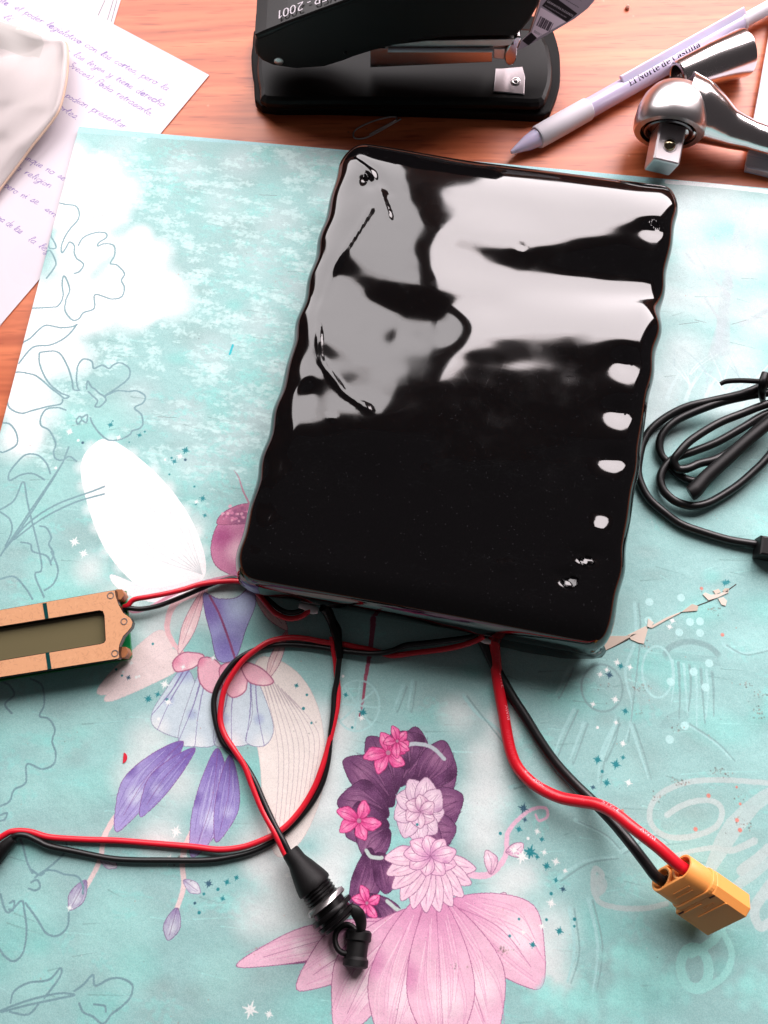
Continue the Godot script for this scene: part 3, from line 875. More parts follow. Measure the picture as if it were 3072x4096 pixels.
	for a in [[[w(99.9, 276)], [w(80.8, 310.6)], 13.0, 0.5], [[w(113.5, 277.1)], [w(110.5, 316.3)], 13.0, -0.4]]:
		leaf(c, a[0][0], a[1][0], a[2], Color(0.66, 0.62, 0.84), Color(0.42, 0.32, 0.64, 0.8), Color(0.84, 0.86, 0.95, 0.9), Color(0.52, 0.32, 0.58), a[3])
		leaf(c, a[0][0] + Vector2(5, 2), a[1][0] + Vector2(8, -6), a[2] * 0.7, Color(0.60, 0.55, 0.80), Color(0.42, 0.32, 0.64, 0.8), Color(0.76, 0.76, 0.9, 0.8), Color(0.52, 0.32, 0.58), a[3])
	for a in [[[w(73.2, 328.2)], [w(69.5, 338.7)]], [[w(108, 333.8)], [w(106.6, 344.7)]]]:
		leaf(c, a[0][0], a[1][0], 6.0, Color(0.72, 0.72, 0.80), Color(0.55, 0.48, 0.66, 0.8), Color(0.84, 0.87, 0.9, 0.8), Color(0.5, 0.4, 0.56))
	# right: dark plum foliage curling round a pale lilac bloom, a trail of it, and a hanging pink bellflower
	var plum := Color(0.43, 0.24, 0.41)
	var deep := Color(0.25, 0.10, 0.24, 0.85)
	var glint := Color(0.63, 0.42, 0.57, 0.75)
	var rim := Color(0.28, 0.12, 0.27)
	for a in [[[w(181.7, 284.1)], [w(188.3, 261.2)]], [[w(182.1, 287.4)], [w(170.1, 266.7)]], [[w(186.9, 283.5)], [w(204.6, 274.9)]], [[w(182.4, 290.7)], [w(161.8, 276.1)]], [[w(190.4, 283.2)], [w(199.4, 265.2)]], [[w(191, 289.7)], [w(208, 284.6)]], [[w(181.1, 294.1)], [w(161.2, 291.3)]], [[w(191.7, 296.2)], [w(206.4, 296.3)]], [[w(181.4, 297.3)], [w(165.5, 302.3)]], [[w(191.8, 297.8)], [w(200.9, 302.5)]], [[w(181.6, 298.9)], [w(173.3, 309.5)]], [[w(186.3, 276.9)], [w(179.6, 263.9)]]]:
		leaf(c, a[0][0], a[1][0], 15.0, plum, deep, glint, rim, 0.35)
	for a in [[[w(175.4, 306)], [w(171.1, 327)]], [[w(178.2, 307.4)], [w(183.1, 321)]], [[w(175.5, 321.9)], [w(187.2, 336)]], [[w(179.4, 326.1)], [w(174.8, 337.3)]], [[w(184.9, 330.1)], [w(182.3, 344.8)]], [[w(186.9, 333)], [w(191.4, 344.5)]], [[w(173.2, 345)], [w(161.3, 343.3)]], [[w(186.5, 345.1)], [w(178.2, 345.2)]]]:
		leaf(c, a[0][0], a[1][0], 11.0, plum, deep, glint, rim, -0.4)
	stroke(c, [w(146.9, 347.5), w(153.4, 346.5), w(161.5, 344.8)], 1.6, Color(0.52, 0.34, 0.48))
	for a in [[w(173.9, 307.2), w(176.1, 309.2), w(180.1, 309.1)], [w(183.3, 323.4), w(187.8, 326), w(191.2, 326.1)], [w(174.6, 342.6), w(173.5, 344.7), w(175, 346.3)], [w(182.7, 341), w(179.6, 342.8), w(179, 345.1)]]:
		stroke(c, a, 1.3, Color(0.74, 0.80, 0.78))
	# pale lilac bloom in the middle of the plum leaves
	for k in 9:
		var a := TAU * k / 9.0
		leaf(c, [w(192, 290.9)][0], [w(192, 290.9)][0] + Vector2(cos(a) * 9.5, sin(a) * 12.0), 8.5, Color(0.89, 0.76, 0.84), Color(0.70, 0.5, 0.66, 0.7), Color(0.97, 0.88, 0.92, 0.9), Color(0.58, 0.4, 0.54), 0.3)
	for k in 6:
		var a := TAU * k / 6.0 + 0.4
		leaf(c, [w(192.4, 291.5)][0], [w(192.4, 291.5)][0] + Vector2(cos(a), sin(a)) * 6.0, 5.0, Color(0.92, 0.78, 0.85), Color(0.74, 0.48, 0.66, 0.7), Color(0.99, 0.9, 0.94, 0.9), Color(0.6, 0.4, 0.54), 0.3)
	stroke(c, [w(181.7, 270.6), w(187.1, 267.6), w(194.3, 267.9), w(199.9, 272)], 1.4, Color(0.74, 0.78, 0.80))
	stroke(c, [w(207.6, 310.6), w(218.6, 310.9), w(225, 303.9), w(225.7, 295), w(232.5, 287.2), w(238.6, 285.2), w(239.8, 288.1), w(236.8, 290), w(235.3, 287.9)], [2.6, 0.7], Color(0.91, 0.74, 0.82))
	stroke(c, [w(208.5, 321.4), w(219.4, 321.5), w(229.6, 323.1), w(235.8, 326.2), w(236.6, 329.1), w(233.7, 329.7), w(232.9, 327.4)], [2.6, 0.7], Color(0.91, 0.75, 0.83))
	for a in [[[w(220.3, 310.4)], [w(218, 302.3)]], [[w(225.2, 302.3)], [w(231.5, 298.7)]], [[w(221.1, 321.6)], [w(226.1, 316.1)]], [[w(227.9, 322.7)], [w(225.3, 329.1)]]]:
		leaf(c, a[0][0], a[1][0], 5.0, Color(0.93, 0.80, 0.86), Color(0.80, 0.55, 0.70, 0.6), Color(0.99, 0.92, 0.95, 0.8), Color(0.6, 0.4, 0.54), 0.4)
	# bellflower petals
	var pink := Color(0.95, 0.76, 0.84)
	var rose := Color(0.82, 0.50, 0.68, 0.75)
	var pearl := Color(1.0, 0.91, 0.94, 0.85)
	for a in [[[w(194.8, 329)], [w(132.3, 350.2)], 11.0, 0.3], [[w(195.1, 332.1)], [w(154.6, 355.1)], 17.0, 0.5], [[w(196.1, 324.3)], [w(171.1, 368.6)], 22.0, 0.4], [[w(204.3, 321.9)], [w(240.8, 345.1)], 26.0, -0.5], [[w(199, 319.3)], [w(224.2, 365.7)], 24.0, -0.2], [[w(197.3, 319.5)], [w(189.4, 372.3)], 24.0, 0.1], [[w(200.7, 319.1)], [w(208.6, 371.6)], 24.0, 0.0]]:
		leaf(c, a[0][0], a[1][0], a[2], pink, rose, pearl, Color(0.66, 0.36, 0.54), a[3])
	for k in 11:
		var an := PI * (0.04 + 0.92 * k / 10.0)
		leaf(c, [w(197.8, 306.8)][0], [w(197.8, 306.8)][0] + Vector2(cos(an) * 17.0, sin(an) * 19.0), 7.0, Color(0.95, 0.80, 0.87), Color(0.80, 0.55, 0.72, 0.7), pearl, Color(0.62, 0.4, 0.56), 0.2)
	for k in 9:
		var an := TAU * k / 9.0 + 0.3
		leaf(c, [w(197.8, 306.5)][0], [w(197.8, 306.5)][0] + Vector2(cos(an) * 10.0, sin(an) * 7.0), 6.0, Color(0.93, 0.74, 0.84), Color(0.76, 0.48, 0.68, 0.7), pearl, Color(0.62, 0.38, 0.55), 0.2)
	lily(c, [w(178.3, 271.8)][0], 9.0, 0.5)
	lily(c, [w(170.1, 297.2)][0], 8.5, 1.1)
	lily(c, [w(176.2, 324.9)][0], 6.0, 1.9)
	lily(c, [w(181.2, 267.2)][0], 6.0, -0.9)
	# dark red streamer under the pack
	stroke(c, [w(167, 221.2), w(167.2, 233.2), w(166.6, 244.1), w(166.4, 254.9), w(165.9, 259.3)], [2.2, 0.6], Color(0.60, 0.26, 0.36))


func outlined_flowers(c: Canvas) -> void:
	var ink := Color(0.47, 0.62, 0.65)
	var wide := 0.68
	for a in [[w(-0.6, 43.2), w(3.1, 43.8), w(8.5, 44.5), w(10.8, 50.3), w(7.9, 56.9), w(6.4, 62.1), w(6.2, 67), w(7.2, 69.4), w(8.3, 66.8), w(9.3, 63.5), w(11.9, 65.2), w(12.6, 68.8), w(14.4, 71.8)], [w(13.6, 65), w(15.2, 60.4), w(19.9, 57.4), w(24.4, 56.9), w(25.7, 59.2), w(23, 62), w(22.4, 64.3), w(25.4, 62.7), w(29.8, 63.2), w(31.2, 68), w(30.2, 72.5), w(33.3, 73.1), w(37.5, 77), w(36.9, 80.7), w(38.9, 84.1), w(38.6, 88.9), w(34.2, 90.5), w(26.6, 89.2), w(27.6, 95.9), w(23.3, 98.7), w(21.9, 101.9), w(19, 102.7), w(14.9, 98.5), w(14.2, 92.7), w(14.7, 87.9), w(11.7, 82.2), w(10.3, 81.6), w(10.8, 85.9), w(12.5, 91.7), w(11.3, 96.5), w(8.4, 97.5), w(5.3, 98.1), w(0.2, 98.9)], [w(-0.5, 58.1), w(-0.3, 64), w(0.8, 67.6), w(3.7, 67.3), w(2.8, 64.9), w(0.3, 61.5), w(-0.9, 58.1)], [w(14.4, 71.8), w(18.1, 74.3), w(17.2, 78), w(15, 79.5)], [w(3, 83.2), w(5.1, 78.1), w(5.3, 74.4), w(0.8, 68.8), w(-0.8, 77.5)],
		[w(21.7, 104.7), w(19.7, 106.1), w(14.7, 107.1), w(8.3, 106.6), w(5.7, 108.8), w(2.6, 113.7), w(-0.6, 117.5), w(-0.7, 127.7)], [w(21.7, 104.7), w(19.4, 109.6), w(16.1, 113.4), w(11.5, 116.2), w(4.7, 118), w(0.4, 126.4)],
		[w(8.3, 121.1), w(9.2, 119.8), w(16.3, 119.1), w(21.8, 125.2), w(25.2, 131.6), w(26.8, 135.8), w(29.3, 136), w(28.7, 135.2), w(27.2, 131.3), w(26.4, 124.7), w(28.1, 121.2), w(32, 121.9), w(33.5, 125.1), w(36.8, 123.2), w(40.1, 124.4), w(41.8, 122.4), w(44.6, 121.2), w(48.8, 123.4), w(49.6, 127.8), w(45.9, 132.7), w(40.8, 137.6), w(43.5, 135.8), w(46.2, 134.4), w(50.3, 134.4), w(54.2, 133.7), w(58.3, 135.7), w(57.9, 139), w(54.8, 141.6), w(58.3, 144.4), w(59.7, 148.6), w(58.6, 150.9), w(55.8, 152.2), w(55.2, 154), w(51.7, 156.5), w(46.9, 157.5), w(42.3, 154.8), w(38.5, 150.9), w(36.9, 148.2)], [w(8.3, 121.1), w(9.5, 125.4), w(12.7, 130.7), w(16.3, 134.7), w(21.6, 138.1), w(25.5, 139.3), w(24.1, 140.5), w(21.8, 139.2)], [w(21.8, 139.2), w(17.1, 136.4), w(12.2, 133), w(7.6, 130.8), w(-0.6, 130.8), w(-1.5, 135.6), w(-0.9, 142.1), w(1.3, 147.3), w(6.9, 149.3), w(11.5, 147.5), w(17.1, 145.2), w(22.7, 143.3), w(23.2, 141)], [w(25.7, 145.8), w(22.1, 145.1), w(17.3, 146.3), w(15.8, 150.1), w(16.6, 153.9), w(20.4, 155.6), w(23.2, 158.9), w(24.9, 162), w(24.6, 165.1), w(26.2, 168.1), w(29.3, 168.4), w(31.8, 166.5), w(35.2, 168.4)],
		[w(32.4, 135.2), w(32.1, 131.3), w(34.3, 133.9), w(36.1, 134.8), w(38.6, 136.7), w(40.8, 137.8), w(41.8, 139.7), w(39.8, 142.7), w(37.8, 142.7), w(38.3, 140.1), w(35.8, 138.1), w(33.4, 136.2)], [w(31.2, 149.5), w(32.2, 147.9), w(33.3, 149.3), w(32.2, 151.6), w(31.1, 150.2)], [w(33.5, 148.2), w(35.3, 147.1), w(35.6, 150.5), w(33.9, 149.9)], [w(-0.9, 154.7), w(3.1, 154.7), w(7, 158.6), w(8.3, 163.7), w(4.1, 167.4), w(2.2, 167.6)], [w(30.6, 162.4), w(29.9, 166.7), w(28.7, 172), w(20.2, 193.4), w(13, 212)], [w(28.7, 172), w(26.6, 178.5), w(18.7, 199.6), w(14.2, 209)], [w(25.4, 174.9), w(22.8, 170.6), w(18.1, 167.3), w(13.2, 167.8), w(10.2, 171.9), w(8.3, 176.3), w(9.1, 179.7), w(13.3, 176.8), w(18, 175.7), w(23.5, 177.8)], [w(14.2, 209), w(21.1, 197.3), w(30.7, 188.2), w(44.8, 180.6), w(49.1, 178.1)], [w(17, 204.7), w(26.3, 194.8), w(38.2, 186.4), w(49.8, 181.3)], [w(26.1, 197.8), w(29.1, 198.4), w(31.9, 202.1), w(31.6, 205.1), w(34.4, 208.7), w(33.9, 212.7)], [w(20.1, 205.4), w(24.1, 205.9), w(25.7, 208.7), w(31.8, 210), w(34.5, 213.6)], [w(8.5, 193.7), w(13, 196.2), w(15.2, 201), w(14, 208)],
		[w(8.3, 192.7), w(13.1, 188.1), w(15, 179.7), w(19.3, 189.5), w(30.7, 214), w(28.8, 218.1), w(34.7, 227)], [w(15.3, 221.5), w(20.7, 219.9), w(26.4, 224.1), w(30.3, 228.4)], [w(33.2, 207.9), w(37.7, 215.2), w(37.1, 221), w(34, 224.2)], [w(25, 261.2), w(29, 262.6), w(31.6, 265.9), w(28.9, 269.7), w(32.4, 272.9)], [w(36.4, 259.1), w(41.5, 261.2), w(44, 268.1), w(43.2, 272.6), w(47, 273.4), w(50.2, 277), w(50.1, 281.4), w(52.4, 285.4), w(52.5, 289.6), w(48.5, 291.8), w(42.5, 290.7), w(43.5, 297.3), w(39.8, 300.3), w(39, 304.5), w(36, 306.5)], [w(36.7, 309.7), w(39.1, 308.6), w(38.8, 310.8), w(37.2, 311.6)],
		[w(45.1, 315.3), w(47.9, 319.8), w(49.9, 323.6), w(51.4, 325.8), w(53.3, 328), w(52.7, 327), w(56, 328.5), w(57.5, 327.5)], [w(54.5, 329.4), w(57.4, 326.8), w(61.2, 326.3), w(65.2, 327.2), w(69.6, 327.3), w(72.4, 329.9), w(73, 332.9)], [w(62.4, 314.2), w(63.8, 318.9), w(60.9, 323.2), w(56.7, 327.6)], [w(43.2, 336.2), w(47.2, 341.9), w(51.3, 337.6), w(53.1, 340.5), w(55.5, 347.1), w(55.9, 353.9), w(53.4, 357.2), w(49.7, 356.1), w(47.5, 354.1)], [w(53.1, 338.2), w(58.5, 343), w(62.8, 347.1), w(67.1, 347.4), w(69.8, 344.1), w(69.3, 339.5)], [w(47.3, 338.8), w(48.8, 337.9), w(49, 341), w(47.4, 340.7)], [w(53.4, 331.1), w(55.5, 330.1), w(57.1, 332.3), w(55.5, 333.6), w(53.1, 333.2)],
		[w(52.2, 373.1), w(61.1, 368.9), w(71.2, 365.6), w(77, 365.4), w(72.3, 367), w(61.5, 370.3), w(52.3, 373.6)], [w(55.1, 370.3), w(55.6, 366.6), w(59.9, 363.5), w(67, 361.7), w(70.2, 357.6), w(70.6, 360.5), w(66.6, 367.6)], [w(76.7, 364.3), w(79.5, 361.8), w(82.2, 358.5), w(83.7, 361.8), w(88.9, 358.9), w(93.9, 358.8), w(96.9, 360.6), w(96.6, 364.3), w(94, 367.5), w(91.2, 370), w(88.9, 373.2), w(84.9, 371.4), w(81.3, 370.4), w(79.1, 367.7)], [w(84.4, 367.6), w(88.2, 367.7), w(89.1, 369.5)], [w(55.5, 373.1), w(62.1, 373.2), w(65, 369.7)]]:
		stroke(c, a, wide, ink)


# faint printed undergrowth, lanterns, wheel, tree and the white flourish on the right
func ghost_shapes(c: Canvas) -> void:
	var pale := Color(0.68, 0.87, 0.86, 0.30)
	var grey := Color(0.52, 0.66, 0.66, 0.26)
	# tree
	for a in [[[w(306.3, 87.7), w(307.5, 62.2), w(310.8, 40.2), w(315.3, 17.5)], 7.0, 3.0], [[w(310.7, 54.7), w(306.7, 40.7), w(302.5, 28.8)], 2.5, 1.0], [[w(309.6, 59.6), w(300.3, 48.6), w(294.1, 37.2)], 2.0, 0.8], [[w(315, 39.8), w(321.6, 24.3), w(325.1, 8.8)], 4.0, 1.0], [[w(306.4, 74), w(298.2, 60.8)], 2.0, 1.2], [[w(302.2, 90.4), w(306.4, 71.7)], 5.0, 4.0], [[w(314.6, 73.1), w(322.8, 67.6), w(329.1, 62.2)], 3.0, 2.0], [[w(317.5, 17.2), w(319.7, 9.4)], 2.0, 0.5], [[w(294.1, 44.5), w(289.9, 38.8)], 1.5, 1.2]]:
		stroke(c, a[0], [a[1], a[2]], Color(0.70, 0.76, 0.77, 0.22))
	# grass tufts
	for k in 34:
		var o: Vector2 = [w(303.2, 97.1)][0] + Vector2(-18.0 + fposmod(k * 7.3, 44.0), fposmod(k * 3.1, 14.0))
		stroke(c, [o, o + Vector2(sin(k * 1.7) * 4.0, -5.0), o + Vector2(sin(k * 1.7) * 12.0, -9.0 - fposmod(k * 2.3, 6.0))], [0.6, 0.15], [Color(0.66, 0.78, 0.79, 0.25), Color(0.84, 0.91, 0.91, 0.3)][k % 2])
	for k in 5:
		var o: Vector2 = [w(282.3, 112.6)][0] + Vector2(k * 8.0, 0)
		stroke(c, [o, o + Vector2(2, -6), o + Vector2(5, -12)], [2.2, 0.8], Color(0.80, 0.90, 0.90, 0.3))
	# wheel
	stroke(c, ellipse([w(164.7, 255.6)][0], 8.4, 9.6) + [[w(164.7, 255.6)][0] + Vector2(8.4, 0)], 0.8, pale)
	for k in 8:
		stroke(c, [[w(164.7, 255.6)][0], [w(164.7, 255.6)][0] + Vector2(cos(k * TAU / 8) * 8.0, sin(k * TAU / 8) * 9.0)], 0.8, pale)
	disc(c, c.at([w(164.7, 255.6)][0]), 14.0, pale)
	# hanging lantern shapes with drips
	stroke(c, [w(282.8, 222.9), w(285.3, 219.5), w(292.5, 216.9), w(299.8, 218), w(303.8, 221.2)], 2.4, grey)
	area(c, [w(282, 224.1), w(284.9, 222), w(303.4, 221.8), w(304.8, 225.3), w(300.9, 226.1), w(299.8, 224.4), w(285.3, 224.8), w(283.5, 225.8)], grey)
	for k in 8:
		var o: Vector2 = [w(285.7, 225)][0] + Vector2(k * 2.2, 0.4 * k)
		stroke(c, [o, o + Vector2(0.6, 8), o + Vector2(-0.4 + k % 3, 17.0 + (k * 5) % 7)], [1.2, 0.5], [pale, grey][k % 2])
	area(c, [w(280.2, 251.3), w(283.7, 246.6), w(289, 243.4), w(292.6, 245.6), w(290.9, 249.3), w(282, 252)], grey)
	stroke(c, ellipse([w(258.5, 238.7)][0], 8.0, 9.0) + [[w(258.5, 238.7)][0] + Vector2(8.0, 0)], 0.8, grey)
	stroke(c, ellipse([w(279.9, 230.1)][0], 6.0, 10.0) + [[w(279.9, 230.1)][0] + Vector2(6.0, 0)], 0.9, pale)
	for a in [[w(270.3, 203.5), w(271, 218.3), w(267.3, 231.5), w(270.4, 245.4), w(268, 257.8)], [w(264.3, 251.3), w(259.3, 262.2), w(258, 274.2)], [w(269.6, 250.7), w(273.3, 260.7), w(277, 270.5)], [w(259.4, 265.6), w(262.7, 256.7), w(264.2, 248.7)], [w(290.8, 248.4), w(301.4, 254.2), w(308.4, 260.3)], [w(305.3, 216.5), w(312.5, 219.3), w(323.2, 216.4)], [w(205, 247.2), w(210.9, 253.6), w(220.2, 259.5), w(228, 270.7)], [w(248.1, 247.8), w(243.3, 258.8), w(240.3, 269.4)], [w(251.9, 252.6), w(247.2, 266.9)], [w(225.1, 279.4), w(233.7, 276.8), w(240.8, 279.4)], [w(245.6, 232), w(240.7, 243.3)], [w(181.4, 246.1), w(178.7, 255.3)], [w(184.8, 244), w(184.1, 254.7)], [w(249.8, 288.3), w(260.3, 292), w(267.3, 297.7)], [w(267.3, 297.7), w(277.4, 290.2), w(284.2, 292.7)], [w(249.5, 318.5), w(251.7, 332), w(249.7, 342.7)], [w(256, 314.7), w(259.9, 329.6), w(258.8, 344.6)], [w(244, 309.8), w(253.8, 302.4), w(265.6, 299.5)]]:
		stroke(c, a, [1.6, 0.7], pale)
		stroke(c, [a[0] + Vector2(1.6, 0.3), a[1] + Vector2(1.8, 0.5), a[-1] + Vector2(1.2, 0.4)], [0.8, 0.4], grey)
	# trees and rings in the lower right corner
	for a in [[[w(276.5, 333.8)], 11.0], [[w(286.4, 338.7)], 9.0], [[w(268.6, 346.5)], 12.0], [[w(254, 348.1)], 10.0], [[w(314.1, 337.2)], 10.0], [[w(268.2, 331.7)], 8.0], [[w(242.6, 347.8)], 9.0]]:
		for k in 12:
			soft(c, a[0][0] + Vector2(cos(k * 2.4), sin(k * 2.4) * 0.7) * a[1] * fposmod(k * 0.31, 1.0), a[1] * 0.4, Color(0.62, 0.90, 0.87, 0.55))
	stroke(c, ellipse([w(294.5, 333.4)][0], 5.0, 6.5) + [[w(294.5, 333.4)][0] + Vector2(5.0, 0)], 3.4, Color(0.64, 0.90, 0.87, 0.7))
	stroke(c, [w(292.9, 329.1), w(301.1, 323.7), w(304.5, 317.2), w(302.5, 312.8)], 3.0, Color(0.64, 0.90, 0.87, 0.6))
	stroke(c, [w(304.4, 320.3), w(307.7, 327.5), w(304.3, 335.3), w(296.1, 340.6)], 2.4, Color(0.64, 0.90, 0.87, 0.5))
	# white flourish of the script title
	var chalk := Color(0.735, 0.82, 0.815, 0.8)
	stroke(c, [w(284.1, 283), w(289.3, 279.1), w(296.2, 276.4), w(302.2, 276.4), w(304.6, 279.4), w(303, 284.2), w(297.9, 287.7), w(291, 290), w(284.2, 290.4), w(279.4, 288), w(277.6, 283.7), w(279.2, 278.5), w(284, 273.9), w(292.7, 270.1), w(304.8, 268.1), w(322.2, 267.3)], 2.0, chalk)
	area(c, [w(297.8, 300.8), w(302.1, 289.2), w(306.4, 282.2), w(311.7, 276.7), w(318.7, 271), w(325.7, 266.9), w(325.5, 271.9), w(318.5, 277.6), w(311.5, 286.5), w(304.6, 296.9), w(301.2, 302)], chalk)
	stroke(c, [w(284.3, 297.5), w(292.8, 294.7), w(301.3, 292.5), w(308, 292.7), w(316.6, 288.4)], [1.0, 2.6], chalk)
	stroke(c, [w(259.2, 308.9), w(261.3, 311), w(258.5, 313.2), w(257.9, 310.2), w(260.8, 306.4), w(258.2, 304.3), w(257.5, 308.3), w(259.7, 315.1), w(267.8, 316.6), w(277.8, 315.5), w(284.5, 313.2)], 1.8, chalk)
	disc(c, c.at([w(259.5, 309.4)][0]), 15.0, chalk)
	area(c, [w(307.9, 304.4), w(314.7, 297.4), w(322.4, 293.4), w(322.4, 296.6), w(316.3, 302), w(311.3, 305.6)], chalk)
	stroke(c, [w(322.2, 302.9), w(316.2, 311.3), w(317.7, 317.3), w(321.9, 315.3)], [4.2, 3.0], chalk)
	stroke(c, [w(311.3, 299.3), w(318.2, 293.8), w(321.7, 290.3)], 3.6, chalk)


func papers() -> void:
	var ink := Color(0.52, 0.44, 0.68)
	var rng := RandomNumberGenerator.new()
	rng.seed = 8
	# the sheet at the top with ruled lines along its side, partly under the others
	var a := Geo.new()
	prism(a, [w(-134.3, -378.5), w(-136.7, -361.7), w(-145.3, -341.8), w(-207.8, -359.3), w(-215.6, -414.5), w(-130.7, -414.5)], 0.1, 0.3)
	var ta := thing("paper_sheet", "white sheet with vertical ruled lines, under the handwritten page at the top left", "paper", v(-149, 0, -377.6))
	part("sheet", a, M.paper, ta)
	for l in [[w(-142.4, -377.3), w(-145, -367.3)], [w(-138.2, -377.3), w(-140, -364.4)], [w(-136.3, -377.3), w(-138, -363.2)]]:
		var q := Geo.new()
		tube(q, [v(l[0].x, 0.3, l[0].y), v(l[1].x, 0.3, l[1].y)], 0.16, 6, 1)
		part("ruled_line", q, paint(Color(0.5, 0.46, 0.5), 0.8), ta)
	# a plain sheet under the handwritten one, its corner showing left of the mat
	var d := Geo.new()
	prism(d, [w(-167, -199), w(-179.8, -175.7), w(-215.4, -205.8), w(-190.9, -239.9), w(-163.4, -225.1), w(-161.9, -213)], 0.05, 0.2)
	var td := thing("paper_sheet", "blank white sheet corner showing below the handwritten page, left of the mat", "paper", v(-171, 0, -201.2))
	part("sheet", d, M.paper, td)
	# the handwritten page
	var c := Canvas.new(w(-175, -6), Vector2(250, 240), 4.4, Color(0.865, 0.835, 0.86))
	for i in 60:
		soft(c, w(rng.randf_range(-170, 70), rng.randf_range(0, 230)), 14.0, [Color(0.84, 0.81, 0.84, 0.3), Color(0.89, 0.865, 0.88, 0.3)][i % 2])
	for t in [["ite", [w(-58.3, 19.6), w(-53.3, 19.7)]], ["el poder legislativo con las cortes, pero la", [w(-49, 19), w(47.5, 19)]], ["li", [w(-50.1, 26.8), w(-45.6, 26.8)]], ["a las leyes y tiene derecho", [w(-10.1, 26.5), w(51.8, 27.8)]], ["3veces). Podia retrasarlo.", [w(-3.3, 33.1), w(49.6, 35.3)]], ["podian presentar", [w(7.4, 48.4), w(43.5, 48)]], ["cortes.", [w(6.7, 55.4), w(20.6, 56.3)]], ["aunque no se", [w(10.6, 87.6), w(37.8, 87.1)]], ["la religion", [w(12.8, 94.3), w(34.7, 94)]], ["pero ni se", [w(15.6, 105.2), w(35.6, 104.3)]], ["sin", [w(40.1, 104.5), w(46.5, 105.5)]], ["una de las", [w(23.7, 120.3), w(39.1, 120.9)]], ["la ley", [w(44.1, 121.5), w(56.7, 122.3)]]]:
		hand(c, t[0], t[1][0], t[1][1], 1.75, ink, rng)
	var m := sheet_material(c, 0.75)
	var b := Geo.new()
	var along := [w(59.6, 0), w(61.9, 137.6)]
	slab(b, c, [w(-170, 0), along[0], along[1], w(along[1].x, along[1].y + 60), w(-170, along[1].y + 60)], v(-136.7, 0.5, -361.5), -0.56502, 0.15)
	var tb := thing("handwritten_page", "white page covered in violet handwriting, its corner pointing at the stapler", "paper", v(-121.4, 0.5, -333))
	part("sheet", b, m, tb)
	# the curled page on top of it at the left edge
	var k := Canvas.new(w(-60, -30), Vector2(150, 160), 4.0, Color(0.79, 0.755, 0.75))
	area(k, [w(-15.9, 1.2), w(1.1, 1.7), w(24.7, 0), w(31.1, 5.8), w(34.9, 15.1), w(24, 15.7), w(10.5, 15.9), w(-5.9, 15.9)], Color(0.72, 0.70, 0.69))
	stroke(k, [w(12.5, 2.4), w(19.4, 0.3), w(25.5, 0.5)], 1.2, Color(0.84, 0.8, 0.76))
	for i in 30:
		soft(k, w(rng.randf_range(-50, 50), rng.randf_range(0, 120)), 9.0, [Color(0.75, 0.72, 0.71, 0.35), Color(0.82, 0.79, 0.78, 0.3)][i % 2])
	var mk := sheet_material(k, 0.7)
	var edge := [v(-203.3, 3, -370.1), v(-192.4, 4, -361.3), v(-179.5, 5, -354.4), v(-169.2, 6, -348.4), v(-161.7, 7, -345.3), v(-156.5, 8, -343.1), v(-154.2, 9.5, -335.4), v(-153.1, 10.5, -327.9), v(-152.5, 11, -316.4), v(-154, 10.5, -302.2), v(-157.8, 9.5, -294.3), v(-165.7, 8, -282.4), v(-170.6, 6.5, -275.1), v(-178.8, 5, -261.6), v(-187.7, 4, -244.7)]
	var bend := curve(edge, 5)
	var far: Vector3 = [v(-230.9, 2, -320.3)][0]
	var rows := []
	for i in bend.size():
		var e: Vector3 = bend[i]
		var inward: Vector3 = (Vector3(far.x, e.y, far.z) - e).normalized()
		var ring := PackedVector3Array()
		ring.append(Vector3(e.x, e.y - 0.0032, e.z) + inward * 0.012)
		ring.append(Vector3(e.x, e.y - 0.0026, e.z) + inward * 0.004)
		ring.append(Vector3(e.x, e.y - 0.0015, e.z))
		ring.append(Vector3(e.x, e.y - 0.0004, e.z) + inward * 0.0003)
		ring.append(e + inward * 0.0016)
		for j in 14:
			var t := pow((j + 1) / 14.0, 1.3)
			var pt := e.lerp(far, t)
			pt.y = lerpf(e.y, 0.0025, smoothstep(0.0, 0.8, t)) + 0.0011 * sin(t * 9.0 + i * 0.12) + 0.0007 * sin(t * 23.0 - i * 0.31)
			ring.append(pt)
		rows.append(ring)
	var s := Geo.new()
	loft(s, rows, false, true, false, false)
	var back := Transform3D(Basis(UP, -0.45461), v(-192.4, 4, -361.3)).affine_inverse()
	for i in s.p.size():
		var l := back * s.p[i] * 1000.0
		s.u[i] = k.uv(Vector2(l.x, l.z))
	if (s.p[0] - s.p[2]).cross(s.p[1] - s.p[0]).y < 0.0:
		pass
	var tc := thing("curled_page", "cream white page curled over with a raised edge, at the left border", "paper", v(-179.5, 0, -319.4))
	part("sheet", s, mk, tc)
	var lip := Geo.new()
	var rimline := []
	for e in edge:
		rimline.append(e + v(0.1, -1.5, 0))
	tube(lip, rimline, 0.55, 8, 5)
	part("folded_edge", lip, paint(Color(0.82, 0.70, 0.62), 0.7), tc)
	# ruled note pad at the right edge
	var pc := Canvas.new(w(0, -120), Vector2(80, 160), 4.0, Color(0.86, 0.84, 0.87))
	for i in 24:
		stroke(pc, [w(0, -116 + i * 6.4), w(80, -116 + i * 6.4)], 0.3, Color(0.72, 0.74, 0.84), false)
	var pm := sheet_material(pc, 0.7)
	var tp := thing("note_pad", "thin ruled white note pad at the right border behind the ratchet", "note pad", v(180.7, 0, -291.9))
	var corner := [w(169.8, -272.2), w(180.3, -269.3), w(184.5, -355.4)]
	var dir: Vector2 = (corner[1] - corner[0]).normalized()
	var yaw := -atan2(dir.y, dir.x)
